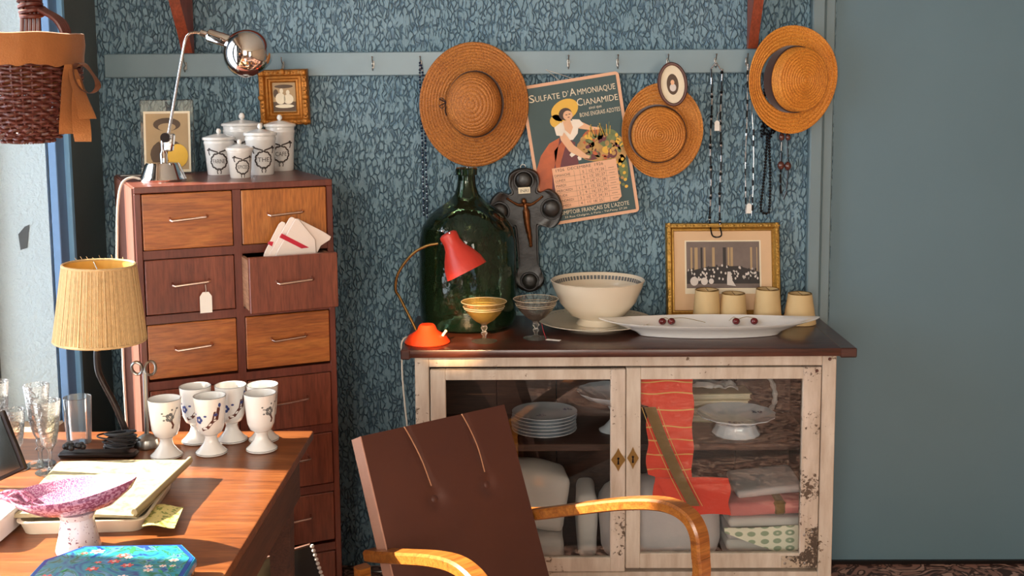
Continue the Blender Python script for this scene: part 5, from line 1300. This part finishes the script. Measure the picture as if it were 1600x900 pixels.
for k in range(5):
    o = .006*k-.012; tube(b, smoothpts([(.100, o*.5, .150), (.085+o*.3, o, .24), (.040+o*.4, o, .275), (.022+o, o, .30), (.010+o, o, .50), (-.02+o, o, .9)], 8), .0042, 7)
    tube(b, smoothpts([(.014+o, o, .19), (.018+o, o, .25), (.020+o, o, .30)], 5), .004, 7)
for i in range(11): c = Vector((.022-.0012*i*1.0, 0, .262+i*.0095)); tube(b, [c+Vector((.021*math.cos(a), .021*math.sin(a), .004*math.sin(a+i))) for a in [2*PI*k/20 for k in range(20)]], .0048, 6, closed=True)
tube(b, smoothpts([(-.10, 0, .15), (-.08, 0, .26), (-.03, 0, .5), (-.02, 0, .9)], 8), .005, 7)
obj('handle', b, 'wicker', bs, label='wrapped cane handle')

# ================================================================== ARMCHAIR
CA_ = R(38.7)
ch = thing('armchair', 'low armchair with dark brown buttoned back and bent wooden arms in front of buffet', 'armchair', (-.2245, -1.00475, 0), (0, 0, CA_))
# local: x = width axis, -y = front direction ; v (front) = -y
def lc(u, v, z): return Vector((u, -v, z))
W2 = .2078; th = .045; ang = .2/.45
def bk_f(u, z):     # front surface point of the back
    return
zb0 = .40; zt0 = .80
nrm = Vector((0, -1, -ang)).normalized()*-1  # backwards
def backpt(u, s, d):
    z = zt0-s*(zt0-zb0+.10); v = (zt0-z)*ang
    p = lc(u, v, z); n = Vector((0, -1, ang)).normalized(); bul = .012*(1-(2*u/(2*W2))**2)*(1-(2*s-1)**2)
    dim = sum(-.010*math.exp(-(((u-bu)/.022)**2+((z-bz)/.022)**2)) for bu, bz in ((-.055, .637), (.098, .637)))
    gro = sum(-.004*math.exp(-((u-gu(s))/.006)**2)*(1 if s < .28 else 0) for gu in (lambda s: -.086+.11*s, lambda s: .08+.08*s))
    return p+n*(d+(bul+dim+gro if d >= 0 else 0))
b = B(); NU, NS = 60, 60
fr = [[b.verts.new(backpt(-W2+2*W2*i/NU, j/NS, 0)) for j in range(NS+1)] for i in range(NU+1)]
bkv = [[b.verts.new(backpt(-W2+2*W2*i/NU, j/NS, -th)) for j in range(NS+1)] for i in (0, NU)]
for i in range(NU):
    for j in range(NS): b.faces.new((fr[i][j], fr[i+1][j], fr[i+1][j+1], fr[i][j+1])).material_index = 0
for j in range(NS):
    b.faces.new((fr[0][j], fr[0][j+1], bkv[0][j+1], bkv[0][j])).material_index = 1; b.faces.new((fr[NU][j], bkv[1][j], bkv[1][j+1], fr[NU][j+1])).material_index = 0  # only the left side is paler, sunlight painted into its colour
    b.faces.new((bkv[0][j], bkv[0][j+1], bkv[1][j+1], bkv[1][j])).material_index = 0
b.faces.new([fr[i][0] for i in range(NU+1)][::-1]+[bkv[0][0], bkv[1][0]]).material_index = 0; b.faces.new([fr[i][NS] for i in range(NU+1)]+[bkv[1][NS], bkv[0][NS]]).material_index = 0
back = obj('backrest', b, ['brownleather', 'sunlitside'], ch)
for k, (pts) in enumerate(([(-.088, 0), (-.078, .06), (-.066, .16), (-.058, .27)], [(.078, 0), (.088, .07), (.096, .16), (.097, .27)])):
    P_ = smoothpts([backpt(u, s, .0018) for u, s in pts], 8); obj('piping', tb(P_, .0016, 6), 'pipe', back, label='tan piping cord')
for u, z in ((-.055, .637), (.098, .637)):
    n = Vector((0, -1, ang)).normalized(); s = (zt0-z)/(zt0-zb0+.10); p = backpt(u, s, .0); qd = Vector((0, 0, 1)).rotation_difference(n).to_matrix().to_4x4()
    obj('button', lt([(0.0095, -.002), (.0098, .001), (.007, .0035), (0, .0045)], 20, T=Matrix.Translation(p) @ qd), 'brownleather', back)
P_ = [backpt(-W2+.0, j/20, 0.0) for j in range(21)]; obj('edge_welt', tb(P_, .0022, 6), 'sunlitside', back)
# seat
b = soft(.44, .46, .10, puff=.02, seed=31, amp=.002, bev=.03); 
for v in b.verts: v.co = Vector((v.co.x, v.co.y-.40, v.co.z+.275-v.co.y*.08))
obj('seat', b, 'brownleather', ch)
def armbar(pts, w=.021, h=.013):
    P_ = smoothpts(pts, 10); b = B(); rings = []
    for i, p in enumerate(P_):
        a = P_[max(0, i-1)]; c = P_[min(len(P_)-1, i+1)]; t_ = (c-a).normalized(); sd = Vector((1, 0, 0)); sd = (sd-t_*sd.dot(t_)).normalized(); nn = t_.cross(sd)
        cs = [(-1, -.75), (-.8, -1), (.8, -1), (1, -.75), (1, .6), (.75, 1), (-.75, 1), (-1, .6)]
        rings.append([b.verts.new(p+sd*w*x+nn*h*y) for x, y in cs])
    for a, c in zip(rings, rings[1:]):
        for k in range(8): b.faces.new((a[k], a[(k+1) % 8], c[(k+1) % 8], c[k]))
    b.faces.new(rings[0][::-1]); b.faces.new(rings[-1]); return b
obj('arm', armbar([lc(.238, -.02, .505), lc(.238, .095, .537), lc(.262, .22, .581), lc(.292, .36, .628), lc(.312, .46, .650), lc(.318, .525, .643), lc(.321, .555, .610), lc(.322, .562, .555)]), 'arm', ch)
obj('arm', armbar([lc(-.203, .030, .528), lc(-.208, .09, .546), lc(-.222, .20, .583), lc(-.234, .34, .628), lc(-.244, .44, .650), lc(-.250, .51, .643), lc(-.252, .545, .610), lc(-.253, .555, .555)]), 'arm', ch)
for x, x2 in ((.322, .30), (-.253, -.235)):
    obj('leg', armbar([lc(x, .562, .556), lc(x, .562, .50), lc(x2, .55, .30), lc(x2*.95, .56, .012)], .019, .014), 'arm', ch)
for x in (.222, -.222):
    obj('leg', armbar([lc(x, .02, .50), lc(x*.98, .01, .30), lc(x, -.14, .012)], .017, .014), 'arm', ch)
obj('seat_frame', bx(-.225, .225, -.62, -.16, .235, .275, .004), 'arm', ch, False)

# ================================================================== low things at left bottom
t = thing('leaning_picture', 'dark backed picture with beaded pale edge leaning against the lower drawers', 'picture', (-.578, -.790, .400), (R(-3), R(-17), 0))
obj('backing_board', bx(-.20, 0, 0, .008, -.362, 0, .002), 'crossdark', t, False); obj('edge_strip', bx(-.20, 0, -.001, .009, -.004, .002, .001), 'table_side', t, False)
b = B()
for k in range(30): ball(b, (.004, 0, -.006-.012*k), .0058, 8)
obj('beaded_edge', b, 'photo_l', t, kind='stuff')
t = thing('round_box', 'pale round topped box beneath the table beside the leaning dark picture', 'box', (-.700, -.885, 0)); obj('drum', lt([(0, 0), (.055, 0), (.055, .32), (.05, .33), (0, .335)], 40), 'sepia', t)
t = thing('floor_cable', 'gray cable lying on the floor between drawer chest and buffet', 'cable', (0, 0, 0)); obj('cable', tb(smoothpts([(-.62, -.03, .005), (-.5, -.06, .005), (-.42, -.04, .005), (-.34, -.03, .005)], 6), .004, 7), 'steel', t)
# chip of bare plaster on reveal
b = B(); prism(b, [(-.010, -.034), (.010, -.028), (.016, .016), (.020, .040), (.006, .034), (-.014, .012)], -.0012, 0)
struct('trim_6', b, 'winframe', loc=(-1.462, -.4005, 1.165))
